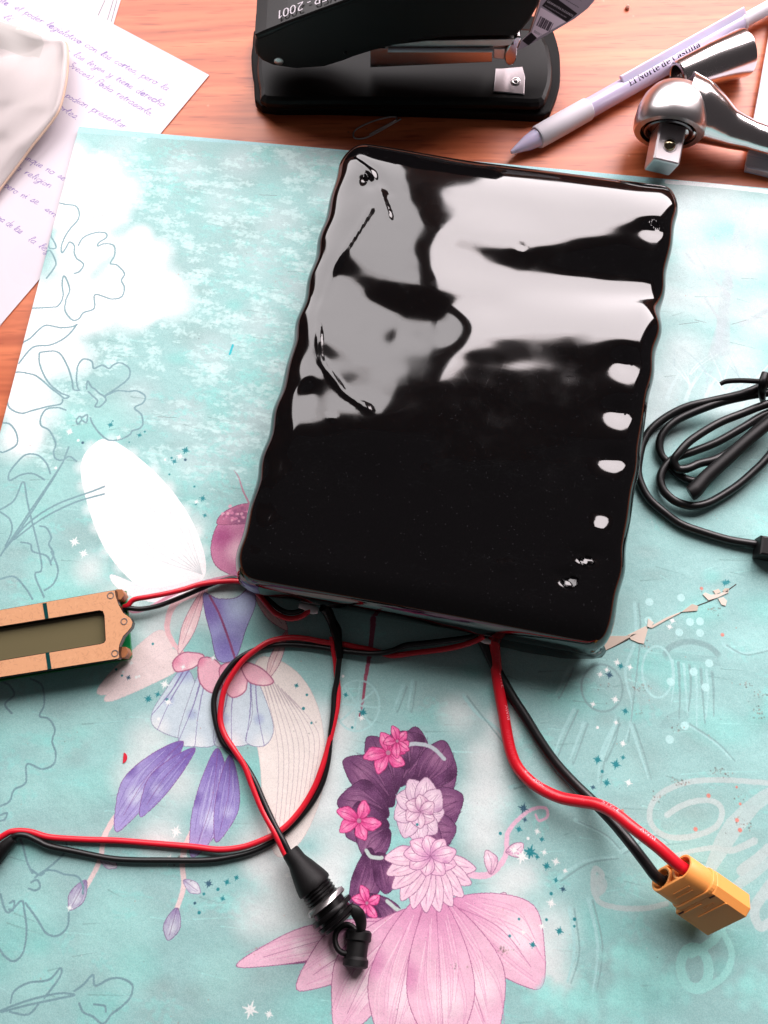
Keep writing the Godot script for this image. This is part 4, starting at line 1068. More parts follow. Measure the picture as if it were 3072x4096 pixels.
	for i in 3:
		var q := Geo.new()
		slab(q, pc, [w(0.4 * i, -110), w(70, -110), w(70, 0), w(2.2, -0.3 * i), w(0.9, -0.5), w(0.4 * i, -2)], v(corner[0].x, 4.0 - i * 1.25, corner[0].y), yaw, 1.15, 0.12)
		part("sheet_block", q, pm, tp)


# ---------------------------------------------------------------- the pack
func valley(p: Vector2, line: Array, wide: float) -> float:
	var best := 1e9
	for i in line.size() - 1:
		best = minf(best, p.distance_squared_to(Geometry2D.get_closest_point_to_segment(p, line[i], line[i + 1])))
	return exp(-best / (wide * wide))


func battery_pack() -> void:
	var corner := [[w(-17, -267.1)][0],[w(130.1, -244.9)][0],[w(83.3, -41.9)][0], [w(-57.8, -67.8)][0]]
	var high := 35.0
	var ripple := noise(41, 0.035, 2)
	var buckle := noise(42, 0.012, 2)
	# dents of the shrunk film: [centre, spread along x, spread along z, depth]
	var dents := []
	for a in [w(114.8, -219.2), w(96.8, -156.6), w(92.5, -135.5), w(88.1, -115.8), w(83.3, -94.6), w(73.4, -77.4), w(69.1, -69.7)]:
		var vary := fposmod(a.x * 0.37 + a.y * 0.61, 1.0)
		dents.append([a + w(vary * 2.0 - 1.0, 0), 3.6 + 2.2 * vary, 4.6 - 1.6 * vary, 0.7 + 0.35 * vary])
	for a in [w(-30.8, -142.2), w(-26.3, -185.4), w(-41.1, -126.5), w(-47, -96.5), w(-48.8, -82)]:
		dents.append([a, 3.6, 5.0, 0.7])
	dents.append([[w(-5.8, -240.1)][0], 5.0, 4.0, 0.9])
	var hollow: Vector2 = [w(110, -191.8)][0]
	dents.append([[w(42.4, -182.2)][0], 10.0, 7.5, 0.9])
	dents.append([[w(-10.7, -126.5)][0], 22.0, 15.0, -1.5])
	dents.append([[w(57.8, -209.3)][0], 3.0, 2.5, -0.15])
	for a in [[[w(16, -109)], 1.4, -0.34], [[w(-20, -130.8)], 1.2, -0.28], [[w(43.1, -72.9)], 1.7, -0.42], [[w(46.7, -73.7)], 1.5, -0.36], [[w(67.1, -69.4)], 3.0, 0.8], [[w(65.2, -72.2)], 1.6, -0.4], [[w(4, -222.4)], 0.9, 0.25], [[w(57.4, -210)], 1.6, 0.3], [[w(80.6, -87.4)], 1.4, -0.35]]:
		dents.append([a[0][0], a[1] * 1.25, a[1], a[2]])
	var v1 := [w(32.6, -202.7), w(55.2, -195.7), w(85.6, -195.7), w(115.7, -192.7)]
	var v2 := [w(-26.5, -196.1), w(-7.4, -182.2), w(7.6, -174.8), w(20.6, -172.7)]
	var fold := [w(-5.7, -226.2), w(-20.9, -198.3), w(-26.7, -176.9), w(-25.3, -156.2), w(-15.9, -142.2), w(-6.4, -135.1)]
	var fold2 := [w(-12.2, -251.9), w(-5.8, -245.5), w(-1.5, -234.3), w(2, -222.8)]
	var fold3 := [w(-9.8, -251.9), w(-2.9, -246.4), w(3, -234.3)]
	var slant := [[w(-2.9, -255.5)][0], [w(26.2, -216)][0]]
	var nx := 132
	var nz := 190
	var top := []
	for i in nz + 1:
		var row := PackedVector3Array()
		for j in nx + 1:
			var s := lerpf(float(j) / nx, 0.5 - 0.5 * cos(PI * j / nx), 0.75)
			var t := lerpf(float(i) / nz, 0.5 - 0.5 * cos(PI * i / nz), 0.75)
			var p: Vector2 = (corner[0] as Vector2).lerp(corner[1], s).lerp((corner[3] as Vector2).lerp(corner[2], s), t)
			var cells := sin(t * PI * 10.0)
			var side := cells * cells * (0.85 + 1.1 * buckle.get_noise_2d(s * 300.0, floor(t * 10.0) * 70.0))
			p.x += side * (smoothstep(0.9, 1.0, s) - smoothstep(0.1, 0.0, s)) * smoothstep(0.0, 0.08, t) * smoothstep(1.0, 0.92, t)
			var ds := minf(s, 1.0 - s) * 141.0
			var far := t * 196.0
			var near := (1.0 - t) * 206.0
			var de := minf(far, near)
			# rounded rims: 9 mm along the sides, 13 at the far end, a long shoulder at the near end
			var deep := 22.0 if far < near else 13.0
			var brim := 12.0 if s < 0.5 else 10.0
			var q := Vector2(clampf(1.0 - ds / brim, 0.0, 1.0), clampf(1.0 - de / deep, 0.0, 1.0))
			var reach := pow(pow(q.x, 3.0) + pow(q.y, 3.0), 1.0 / 3.0)
			if reach > 1.0:
				var over := q - q / reach
				p += Vector2(over.x * (brim if s < 0.5 else -brim), over.y * (deep if t < 0.5 else -deep))
				reach = 1.0
			var fall := 9.0 + 3.5 * smoothstep(24.0, 0.0, near)
			var y := high - fall + fall * sqrt(maxf(1.0 - reach * reach, 0.0))
			var inner := smoothstep(1.0, 11.0, minf(ds, de))
			var f := 0.0
			for d in dents:
				var e: Vector2 = (p - d[0]) / Vector2(d[1], d[2])
				if e.length_squared() < 9.0:
					f -= d[3] * exp(-e.length_squared())
			f -= 1.1 * valley(p, v2, 12.0)
			var sag := 3.2 * exp(-((p - hollow) / w(40.0, 25.0 if p.y < hollow.y else 11.0)).length_squared()) + 1.2 * valley(p, v1, 11.0)
			f += 0.35 * valley(p, fold, 1.3)
			f += 0.3 * valley(p, fold2, 1.1) - 0.3 * valley(p, fold3, 1.6)
			var step_at: float = slant[0].lerp(slant[1], clampf((p.y - slant[0].y) / (slant[1].y - slant[0].y), 0.0, 1.0)).x
			sag += 2.6 * smoothstep(-8.0, 48.0, p.x - step_at)
			f -= 0.35 * (0.5 - 0.5 * cos(t * TAU * 10.0)) * smoothstep(26.0, 6.0, minf(ds, 40.0))
			f += 0.45 * buckle.get_noise_2d(p.x, p.y * 1.3) + 0.07 * ripple.get_noise_2d(p.x * 0.6, p.y * 1.6)
			y += f * inner - sag
			row.append(v(p.x, y, p.y))
		top.append(row)
	var g := Geo.new()
	loft(g, top, false, true, false, false)
	var rim := PackedVector3Array()
	for j in nx + 1:
		rim.append(top[0][j])
	for i in range(1, nz + 1):
		rim.append(top[i][nx])
	for j in range(nx - 1, -1, -1):
		rim.append(top[nz][j])
	for i in range(nz - 1, 0, -1):
		rim.append(top[i][0])
	var middle := Vector3.ZERO
	for a in rim:
		middle += a
	middle /= rim.size()
	var rings := [rim]
	for lv in [[0.85, 0.5], [0.6, 0.2], [0.3, -1.2], [0.06, -3.4]]:
		var ring := PackedVector3Array()
		for i in rim.size():
			var a := rim[i]
			var out := (rim[(i + 1) % rim.size()] - rim[i - 1]).cross(UP)
			out.y = 0.0
			out = out.normalized()
			if out.dot(a - middle) < 0.0:
				out = -out
			ring.append(Vector3(a.x, 0.0031 + (a.y - 0.0031) * lv[0], a.z) + out * lv[1] * 0.001 * (1.0 + 0.5 * ripple.get_noise_2d(i * 3.0, lv[0] * 60.0)))
		rings.append(ring)
	g.group -= 1
	loft(g, rings, false, true, true, false)
	var last: PackedVector3Array = rings[-1]
	for i in last.size():
		g.tri(last[i], last[(i + 1) % last.size()], Vector3(middle.x, 0.0035, middle.z), Vector2.ZERO, Vector2.ZERO, Vector2.ZERO, -1)
	orient(g, Vector3(middle.x, 0.015, middle.z))
	var t := thing("battery_pack", "glossy black shrink wrapped battery pack lying on the mat, its film wrinkled", "battery pack", Vector3(middle.x, 0.003, middle.z))
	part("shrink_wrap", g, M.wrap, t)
	# folded end of the film at the lower right
	var flap := Geo.new()
	var rows := []
	for a in [[v(40.5, 17, -49.9), v(42, 10, -48.4), v(43.3, 5, -47.7)], [v(50.8, 18, -48.3), v(53, 10, -46.3), v(54.6, 4, -45.3)], [v(66.4, 18, -46.2), v(68.6, 10, -43.8), v(69.4, 4, -42.8)], [v(76.9, 18, -45.2), v(80.7, 10, -43.1), v(81.6, 4.4, -42.4)], [v(83.4, 17, -45.7), v(85.6, 10, -44.5), v(85.1, 5, -43)]]:
		rows.append(PackedVector3Array(curve(a, 5)))
	var sheet := []
	for i in rows.size() - 1:
		for k in 4:
			var r := PackedVector3Array()
			for j in rows[i].size():
				r.append(rows[i][j].lerp(rows[i + 1][j], k / 4.0) + UP * 0.0006 * sin((i * 4 + k) * 1.3 + j * 0.5))
			sheet.append(r)
	sheet.append(rows[-1])
	loft(flap, sheet, false, true, false, false)
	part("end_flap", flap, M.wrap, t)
	for a in [[v(-33, 13, -62), v(-30.5, 12.5, -61.6), v(-27.6, 12, -60.6), v(-25.7, 11.5, -60.3)], [v(36.9, 11, -49.5), v(39, 11, -48.7), v(41.2, 10.5, -48.2)]]:
		var q := Geo.new()
		tube(q, a, [0.9, 1.5, 1.9, 1.2] if a.size() == 4 else [0.9, 1.2, 0.9], 10, 4, 0.6)
		part("white_insulator", q, M.white_plastic, t)


# turns every triangle away from MIDDLE (for a star shaped body)
func orient(g: Geo, middle: Vector3) -> void:
	for i in range(0, g.p.size(), 3):
		var n := (g.p[i] - g.p[i + 2]).cross(g.p[i] - g.p[i + 1])
		if n.dot((g.p[i] + g.p[i + 1] + g.p[i + 2]) / 3.0 - middle) < 0.0:
			var a := g.p[i + 1]
			g.p[i + 1] = g.p[i + 2]
			g.p[i + 2] = a
			var b := g.u[i + 1]
			g.u[i + 1] = g.u[i + 2]
			g.u[i + 2] = b


func wire(called: String, path: Array, r, m: Material, parent: Node3D, label := "") -> MeshInstance3D:
	var q := Geo.new()
	var rng := RandomNumberGenerator.new()
	rng.seed = path.size() * 7 + int(path[0].x * 10000.0)
	var uneven := []
	for i in path.size():
		uneven.append(path[i] + (v(rng.randfn() * 0.12, rng.randf() * 0.1, rng.randfn() * 0.12) if i > 0 and i < path.size() - 1 else Vector3.ZERO))
	tube(q, uneven, r, 14, 8)
	var o := part(called, q, m, parent)
	if label:
		o.set_meta("label", label)
	return o


func battery_meter() -> void:
	var t := thing("battery_meter", "small display module with brown paper covered face plate and green board, wired to the pack", "display module", v(-130.1, 3, -52.4))
	var brown := paint(Color(0.74, 0.47, 0.31), 0.8)
	var c := Canvas.new(Vector2.ZERO, Vector2(60, 60), 4.0, Color(0.84, 0.62, 0.455))
	var rng := RandomNumberGenerator.new()
	rng.seed = 17
	for i in 2600:
		var a := w(rng.randf_range(0, 60), rng.randf_range(0, 60))
		stroke(c, [a, a + Vector2(rng.randfn(), rng.randfn()) * 0.8], 0.2, [Color(0.70, 0.48, 0.34, 0.16), Color(0.92, 0.72, 0.56, 0.16), Color(0.55, 0.36, 0.26, 0.10)][i % 3])
	brown.albedo_color = Color.WHITE
	brown.albedo_texture = ImageTexture.create_from_image(c.img)
	brown.uv1_triplanar = true
	brown.uv1_scale = Vector3.ONE * 1000.0 / 60.0
	var acrylic := paint(Color(0.13, 0.10, 0.11), 0.15)
	# clear acrylic plate with the window cut out; brown masking paper on its upper face
	var outer := [w(-163.5, -56.4), w(-148, -60), w(-105.9, -67.6), w(-104.4, -67.8), w(-103.9, -65.4), w(-102.5, -62.2), w(-100.4, -58.9), w(-97.4, -56.9), w(-96.4, -55.2), w(-96.7, -53.4), w(-98, -51.6), w(-99.6, -49.8), w(-100.7, -46.6), w(-100.8, -43.8), w(-100.3, -41.7), w(-100.9, -41.2), w(-144.6, -34.3), w(-159.9, -31.9)]
	var hole := [w(-159.2, -50.9), w(-147.1, -53.4), w(-109.8, -59.6), w(-108.5, -59.3), w(-107.8, -57.8), w(-106.4, -48.4), w(-106.8, -47.5), w(-108.2, -47), w(-145.4, -40.7), w(-157.4, -38.6)]
	ring_plate("face_plate", outer, hole, 11.6, 14.6, acrylic, t)
	var paper := ring_plate("masking_paper", inset(outer, 0.15), inset(hole, -0.25), 14.65, 14.8, brown, t)
	for a in [[w(-131.9, -62.5), w(-130.4, -62.7), w(-128.9, -56.8), w(-130.2, -56.4)], [w(-128.5, -43.3), w(-127.2, -43.7), w(-125.6, -37.6), w(-127, -37.2)]]:
		var q := Geo.new()
		prism(q, a, 14.82, 14.95)
		part("uncovered_strip", q, paint(Color(0.06, 0.25, 0.25), 0.2), t)
	for a in [w(-105.9, -65.6), w(-102.2, -43.3), w(-99.8, -55.5)]:
		var q := Geo.new()
		var at := v(a.x, 0, a.y)
		lathe(q, at, UP, [w(14.85, 1.35), w(14.98, 1.3), w(14.98, 1.0), w(14.0, 0.9), w(13.4, 0.0)], 18)
		part("screw" if a.y < -40.0 or a.x < -108.0 else "hole_rim", q, M.steel, t)
	var glass := Geo.new()
	prism(glass, inset(hole, 0.05), 8.0, 12.4, 0.2)
	part("screen", glass, paint(Color(0.41, 0.38, 0.275), 0.22), t)
	var bezel := Geo.new()
	prism(bezel, inset(hole, -1.2), 5.2, 11.5, 0.2)
	part("screen_frame", bezel, paint(Color(0.16, 0.14, 0.15), 0.4), t)
	var board := Geo.new()
	prism(board, [w(-167.9, -57.4), w(-104.5, -69.1), w(-102.9, -69.3), w(-98.4, -43.3), w(-99, -42.2), w(-164.1, -31.2)], 4.4, 6.0, 0.1)
	part("circuit_board", board, M.green_board, t)
	for a in [w(-103.9, -66.7), w(-100.4, -44.2)]:
		var q := Geo.new()
		lathe(q, v(a.x, 6.0, a.y), UP, [w(0, 0), w(0, 2.3), w(5.6, 2.3), w(5.6, 0)], 6)
		part("standoff", q, paint(Color(0.66, 0.42, 0.26), 0.45), t)
	for a in [w(-144.4, -52.2), w(-115.6, -56.8)]:
		var chip := Geo.new()
		box(chip, v(a.x, 3.6, a.y), v(7, 1.6, 16) * 1000.0)
		part("component", chip, M.black_plastic, t)
	wire("red_wire", [v(-102.7, 7, -62.6), v(-101, 7.5, -63.4), v(-98.7, 8, -65.4), v(-92.8, 8.5, -66.7), v(-86.3, 8.5, -67.7), v(-79.9, 8, -69.3), v(-73.6, 7, -71.4), v(-66, 6, -72.9), v(-58, 6, -72.7), v(-52.6, 7, -70.6), v(-48, 8, -65.5), v(-42.9, 9, -60), v(-37.5, 10, -57.5), v(-32.7, 11, -57.8), v(-29.8, 12, -59.6), v(-28.4, 12, -60.9)], 1.05, M.red_wire, t)
	wire("black_wire", [v(-102.7, 7, -62), v(-100.8, 7, -62), v(-96.2, 6.5, -61.9), v(-89.9, 6, -63.1), v(-83.5, 5.6, -65.6), v(-75.4, 5, -69.3), v(-70.3, 4.6, -71.9), v(-65, 4.4, -73.8), v(-59.9, 4.4, -74.8), v(-53.7, 5, -72.2), v(-47.3, 6.5, -66.6), v(-41.7, 8, -62), v(-37.5, 10, -59.8), v(-33.6, 11.5, -59.9), v(-30.5, 12, -61.7)], 1.0, M.black_wire, t)


func ring_plate(called: String, outer: Array, hole: Array, y0: float, y1: float, m: Material, parent: Node3D) -> MeshInstance3D:
	var q := Geo.new()
	var a := PackedVector2Array(outer)
	var h := PackedVector2Array(hole)
	# bridge outer outline and hole by one cut, then triangulate
	var bi := 0
	var bj := 0
	var best := 1e9
	for i in a.size():
		for j in h.size():
			if a[i].distance_to(h[j]) < best:
				best = a[i].distance_to(h[j])
				bi = i
				bj = j
	if Geometry2D.is_polygon_clockwise(a) == Geometry2D.is_polygon_clockwise(h):
		h.reverse()
		bj = h.size() - 1 - bj
	var poly := PackedVector2Array()
	for i in a.size() + 1:
		poly.append(a[(bi + i) % a.size()])
	for j in h.size() + 1:
		poly.append(h[(bj + j) % h.size()])
	var index := Geometry2D.triangulate_polygon(poly)
	for i in range(0, index.size(), 3):
		var t := [poly[index[i]], poly[index[i + 1]], poly[index[i + 2]]]
		if (t[1] - t[0]).cross(t[2] - t[0]) < 0.0:
			t = [t[0], t[2], t[1]]
		q.tri(v(t[0].x, y1, t[0].y), v(t[1].x, y1, t[1].y), v(t[2].x, y1, t[2].y), t[0], t[1], t[2], -1)
		q.tri(v(t[0].x, y0, t[0].y), v(t[2].x, y0, t[2].y), v(t[1].x, y0, t[1].y), t[0], t[2], t[1], -1)
	for loop in [[a, 1.0], [h, -1.0]]:
		var start := q.p.size()
		loft(q, [ring_of(loop[0], y0, Transform3D.IDENTITY), ring_of(loop[0], y1, Transform3D.IDENTITY)], false, false, true, true)
		if loop[1] < 0.0:
			q.flip(start)
	return part(called, q, m, parent)


func side_lead() -> void:
	var t := thing("side_lead", "thin red and black wire pair sleeved in black, crossing to the left border", "wire lead", v(-22.7, 4, -4.8))
	wire("sleeve", [v(-23.5, 14, -61.1), v(-21.9, 12, -59.6), v(-20.3, 9.5, -56.5), v(-18.9, 8.5, -52.8), v(-17.8, 8, -49.3), v(-17.4, 7.6, -45.9), v(-17.2, 7, -42.4)], [2.0, 2.1, 1.9, 2.3, 1.6, 1.6, 1.3], M.black_plastic, t)
	wire("black_wire", [v(-17.2, 7, -43.1), v(-17.7, 6, -39.3), v(-18.4, 5, -34.3), v(-19, 4.6, -28.9), v(-19.6, 4.5, -22.1), v(-20.5, 4.4, -12.8), v(-21.1, 4.3, -4.1), v(-22.9, 4.2, 2.9), v(-26.4, 4.1, 9.8), v(-31.2, 4, 16), v(-36.2, 4, 20.8), v(-41.9, 4, 24.8), v(-48.9, 4, 27.9), v(-56.8, 4, 29.6), v(-64.9, 4, 30.6), v(-80, 4, 30.7), v(-92.2, 4, 30.7), v(-101.3, 4, 29.9), v(-113.7, 4.2, 27.8), v(-122.9, 4.8, 25.6), v(-127.7, 5.2, 23.8), v(-132, 5.6, 22.3), v(-135.6, 5.8, 22.6), v(-139.1, 5.6, 25.5), v(-142.9, 5, 29.4)], 1.12, M.black_wire, t)
	wire("red_wire", [v(-20.4, 6, -51), v(-19.9, 5.5, -48), v(-19.5, 5, -44.8), v(-19.1, 4.4, -41.3), v(-18.7, 4, -37.8), v(-18.1, 4, -33.3), v(-17.8, 4, -28.9), v(-18.3, 4.2, -22.8), v(-19.7, 4.4, -15), v(-21.7, 4.6, -7.3), v(-23.8, 5, -0.6), v(-25.9, 5, 5.2), v(-30, 5, 11.9), v(-34.6, 5.4, 17.4), v(-38.9, 5.6, 20.7), v(-43.8, 5.4, 23.6), v(-51.7, 5, 26.2), v(-60.4, 4.6, 27), v(-71.1, 4.2, 26.1), v(-86.6, 4, 24.5), v(-98.8, 4, 23.9), v(-111.1, 4, 23.6), v(-123.5, 4, 22.6), v(-130.8, 4.6, 21), v(-136.7, 5, 20.6), v(-140.2, 5, 22.2), v(-144.4, 5, 25.4)], 1.12, M.red_wire, t)
	wire("heat_shrink", [v(-135.8, 6, 23.3), v(-138.5, 5.8, 26.1), v(-141.3, 5.4, 29.3), v(-144.9, 5, 34.1)], [1.7, 2.4, 2.7, 2.7], M.black_rubber, t)


func charging_lead() -> void:
	var t := thing("charging_lead", "thin red and black wire pair looping to a black panel socket with silver nut", "wire lead", v(-47.8, 4, -18.5))
	wire("red_wire", [v(38.3, 12, -50.3), v(36.4, 11, -49), v(31.1, 9, -47.3), v(23.7, 7, -46), v(12.2, 5, -44.6), v(3.7, 4, -43.9), v(-1.4, 3.9, -44.8), v(-6.3, 4.4, -46.2), v(-10.8, 5, -47), v(-16.8, 5.2, -48.1), v(-23, 5.4, -48.8), v(-30.8, 5.4, -50.4), v(-37.7, 5.4, -50.6), v(-44.6, 5.4, -49.1), v(-49.7, 5.4, -46.2), v(-55, 5.2, -41.6), v(-59.2, 5, -36.2), v(-61.6, 5, -30.2), v(-62.8, 5, -23.6), v(-62.4, 5, -18.6), v(-60.3, 5.4, -13.4), v(-56.1, 6.2, -7.6), v(-52.2, 6, -2.1), v(-49, 6, 5), v(-44.9, 6.6, 13.3), v(-40, 8, 21.2), v(-36.2, 8, 27.8), v(-34.8, 8, 30)], 1.12, M.red_wire, t)
	wire("black_wire", [v(35.9, 11, -51.2), v(33.4, 10.5, -50), v(23.7, 8.5, -49), v(16, 7, -48.2), v(8.4, 6, -47.6), v(3.2, 6, -45.6), v(-3, 6, -44.3), v(-10.8, 5.2, -44.8), v(-18.4, 4.6, -46.1), v(-26.1, 4.2, -47.3), v(-35.4, 4, -48), v(-43.1, 4, -47.9), v(-50.8, 4, -46), v(-57.6, 4, -42.3), v(-62.5, 4, -36.3), v(-65.2, 4, -29.6), v(-65.5, 4, -23.7), v(-64, 4, -16.4), v(-61.1, 4, -10.6), v(-56.5, 4, -6.7), v(-52.5, 4.6, -3.1), v(-48.4, 5.4, 3.2), v(-44.2, 6.4, 11.2), v(-40.1, 7.6, 18.5), v(-36.3, 8.2, 24.7), v(-34.2, 8.2, 28.3)], 1.12, M.black_wire, t)
	var a := v(-34.1, 9, 27.1)
	var b := v(-16.8, 9.5, 49.2)
	var axis := (b - a).normalized()
	var q := Geo.new()
	lathe(q, a, axis, [w(0, 0), w(0, 2.9), w(0.6, 3.3), w(4.5, 3.6), w(7, 4.5), w(12.5, 6.1), w(14.5, 6.5), w(15.4, 6.3)], 28)
	part("strain_relief", q, M.black_satin, t)
	var thread := []
	for i in 9:
		thread.append(w(15.4 + i * 0.62, 6.0 if i % 2 == 0 else 5.5))
	var th := Geo.new()
	lathe(th, a, axis, thread, 28)
	part("thread", th, M.black_plastic, t)
	var nut := Geo.new()
	lathe(nut, a, axis, [w(20.3, 5.4), w(20.3, 7.0), w(20.8, 8.3), w(22.3, 8.5), w(22.7, 7.6), w(22.7, 5.4)], 6, Vector3(0.3, 1, 0))
	part("hex_nut", nut, M.steel, t)
	var flange := Geo.new()
	lathe(flange, a, axis, [w(22.7, 6.2), w(24.6, 6.2), w(24.6, 8.0), w(25.2, 8.3), w(26.2, 8.2), w(26.4, 6.4), w(27.4, 6.4), w(27.6, 7.7), w(28.8, 7.6), w(29.3, 6.8), w(29.3, 4.2), w(26.0, 4.0), w(26.0, 0.0)], 32)
	part("socket_flange", flange, M.black_plastic, t)
	var ring := Geo.new()
	lathe(ring, a, axis, [w(29.3, 6.3), w(30.2, 6.2), w(30.3, 4.6), w(29.3, 4.4)], 28)
	part("cap_ring", ring, M.black_rubber, t)
	# strap of the rubber dust cap, then the cap itself standing on the mat
	var strap := Geo.new()
	tube(strap, [v(-13.3, 12, 46.6), v(-11, 12, 46.3), v(-9, 11.5, 47.9), v(-8.1, 10, 50.5), v(-8.1, 8, 53.2), v(-9.5, 6, 55.6)], [1.4, 2.0, 2.3, 2.1, 1.8, 2.4], 12, 6, 0.45)
	part("cap_strap", strap, M.black_rubber, t)
	var cap := Geo.new()
	lathe(cap, v(-9.2, 4.4, 56.5), Vector3(-0.1, 0.2, 0.94), [w(-2.6, 0), w(-2.6, 4.0), w(-1.8, 4.7), w(0.8, 4.7), w(1.4, 3.9), w(6.0, 3.8), w(7.0, 4.5), w(9.0, 4.5), w(9.6, 3.6), w(9.6, 0)], 26)
	part("dust_cap", cap, M.black_rubber, t)
	var loop := Geo.new()
	var pts := []
	for i in 13:
		var an := TAU * i / 12.0
		pts.append(v(-13.5, 4.6, 56.8) + Vector3(cos(an) * 0.0040, sin(an) * 0.0014, sin(an) * 0.0044))
	tube(loop, pts, 1.05, 10, 3)
	part("cap_loop", loop, M.black_rubber, t)


func power_lead() -> void:
	var t := thing("power_lead", "thick red and black silicone wire pair ending in a yellow orange power connector", "wire lead", v(99.7, 3, 33.3))
	var k := 0.951
	var b := Basis(Vector3(0.511, 0.736, -0.445), Vector3(-0.283, 0.633, 0.721), Vector3(0.812, -0.242, 0.531)) * Basis.from_scale(Vector3.ONE * k)
	var xf := Transform3D(b, v(99.7, 20.4, 33.3))
	var c := Canvas.new(Vector2.ZERO, Vector2(14, 160), 6.0, Color(0.82, 0.08, 0.15))
	var rng := RandomNumberGenerator.new()
	rng.seed = 3
	for a in [["STYLE", 14.0], ["AWM", 27.0], ["V", 53.0], ["200C", 58.0], ["STYLE", 86.0], ["AWM", 100.0]]:
		letters(c, a[0], "Droid Sans", 1.7, w(7.2, a[1]), PI / 2, Color(1.0, 0.74, 0.76, 0.9))
	# print too worn to read
	for a in [6.0, 8.0, 36.0, 38.0, 40.0, 42.0, 44.0, 46.0, 64.0, 66.5, 69.0, 79.0]:
		stroke(c, [w(6.4, a), w(8.0, a + 0.5), w(6.6, a + 1.0), w(7.8, a + 1.4)], 0.12, Color(1.0, 0.70, 0.72, 0.14))
	for i in 420:
		disc(c, Vector2(rng.randf_range(0, 84), rng.randf_range(0, 960)), rng.randf_range(0.5, 1.0), Color(0.80, 0.06, 0.13, 0.8))
	var printed := paint(Color.WHITE, 0.32)
	printed.albedo_texture = ImageTexture.create_from_image(c.img)
	var q := Geo.new()
	tube(q, [v(42.6, 9, -50.4), v(42.9, 8, -46.6), v(43.2, 7, -42.8), v(43.7, 5.8, -36.7), v(44.7, 5.2, -28.8), v(45.9, 5, -21), v(46.9, 5, -13.3), v(48.2, 5.2, -6.8), v(50.5, 5.6, -1.5), v(54.7, 6.4, 3.2), v(59.7, 8, 6.6), v(65.4, 10.5, 9), v(71.7, 14, 10.1), v(76.5, 17, 11), v(81.3, 20, 13.5), v(87.4, 23, 18.8), v(94.5, 24.5, 24.5)] + [xf * v(5.45, 0.2, -2.0), xf * v(5.45, 0, 3.5)], 2.2, 18, 8)
	for i in q.u.size():
		q.u[i] = Vector2(1.0 - q.u[i].x, q.u[i].y * 1000.0 / 160.0)
	part("red_wire", q, printed, t)
	wire("black_wire", [v(38, 8, -49.8), v(40.1, 7, -45.5), v(42.9, 6, -39.3), v(45.8, 5.2, -34.1), v(49.7, 5, -27.4), v(54.1, 5, -20.1), v(59, 5, -11.6), v(64.7, 5, -3.5), v(71.1, 5.6, 3.8), v(77.2, 7, 10), v(83.1, 10, 17), v(87.9, 15, 23.9), v(92.1, 16.5, 30.5)] + [xf * v(-5.45, 0.2, -2.0), xf * v(-5.45, 0, 3.5)], 2.0, M.black_wire, t)
	# the connector, drawn in its own axes (x across the pins, y thickness, z from the wires to the front), turned as it lies
	var up_z := Transform3D(Basis(Vector3.RIGHT, Vector3.BACK, -Vector3.UP), Vector3.ZERO)  # prism height runs along z, its polygon (x, -y)
	var pose := xf * up_z
	var shell := Geo.new()
	# wire side: two cups joined by a web
	var outline := []
	for i in 25:
		var an := PI / 2 - PI * i / 24.0
		outline.append(w(5.45 + cos(an) * 4.9, sin(an) * 4.9))
	for i in 25:
		var an := -PI / 2 - PI * i / 24.0
		outline.append(w(-5.45 + cos(an) * 4.9, sin(an) * 4.9))
	loft(shell, [ring_of(inset(outline, 0.25), 0.0, pose), ring_of(outline, 0.3, pose), ring_of(outline, 10.5, pose)], false, true, true, true)
	var body := part("connector_shell", shell, M.yellow_nylon, t)
	# floor of the recesses and the rims of the two cups
	var face := Geo.new()
	for s in [-5.45, 5.45]:
		lathe(face, xf * v(s, 0, 0), xf.basis.z, [w(4.6, 0), w(4.6, 3.5), w(0.1, 3.75), w(-0.05, 4.0), w(-0.05, 4.45), w(0.1, 4.65), w(1.0, 4.65)], 28)
	part("wire_cup", face, M.yellow_nylon, body)
	var web := Geo.new()
	box(web, xf * v(0, 0, 2.2), v(4.0, 8.4, 1.0) * 1000.0, 0.0, xf.basis.orthonormalized())
	box(web, xf * v(0, -4.2, 1.2), v(9.0, 0.9, 2.3) * 1000.0, 0.0, xf.basis.orthonormalized())
	box(web, xf * v(0, 4.2, 1.2), v(9.0, 0.9, 2.3) * 1000.0, 0.0, xf.basis.orthonormalized())
	part("web", web, M.yellow_nylon, body)
	var collar := Geo.new()
	prism(collar, round_rect(21.4, 10.7, 4.6, 6), 9.6, 11.6, 0.4, pose)
	part("collar", collar, M.yellow_nylon, body)
	var front := Geo.new()
	prism(front, [w(-10.5, -5.2), w(8.2, -5.2), w(10.5, -2.9), w(10.5, 2.9), w(8.2, 5.2), w(-10.5, 5.2)], 11.4, 27.0, 0.5, pose)
	part("front_housing", front, M.yellow_nylon, body)
	var ribs := [[v(0.6, 4.95, 4.2), v(8.0, 0.5, 0.55)], [v(-0.2, 4.95, 6.4), v(8.0, 0.5, 0.55)], [v(-3.4, 5.3, 13.2), v(8.6, 0.5, 0.6)], [v(1.5, 5.3, 17.6), v(13.6, 0.5, 0.6)]]
	for a in ribs:
		var r := Geo.new()
		box(r, xf * a[0], a[1] * 1000.0 * k, 0.15, xf.basis.orthonormalized())
		part("rib", r, M.yellow_nylon, body)
	for a in [v(-8.6, 5.22, 12.5), v(6.8, 5.22, 12.5)]:
		var r := Geo.new()
		box(r, xf * a, v(2.6, 0.14, 0.7) * 1000.0 * k, 0.0, xf.basis.orthonormalized())
		part("slot", r, paint(Color(0.34, 0.14, 0.05), 0.7), body)
	var word := Geo.new()
	for n in 7:
		box(word, xf * v(-0.6 + n * 0.85, 5.24, 15.4), v(0.22 + 0.16 * (n % 3), 0.2, 1.1) * 1000.0 * k, 0.0, xf.basis.orthonormalized())
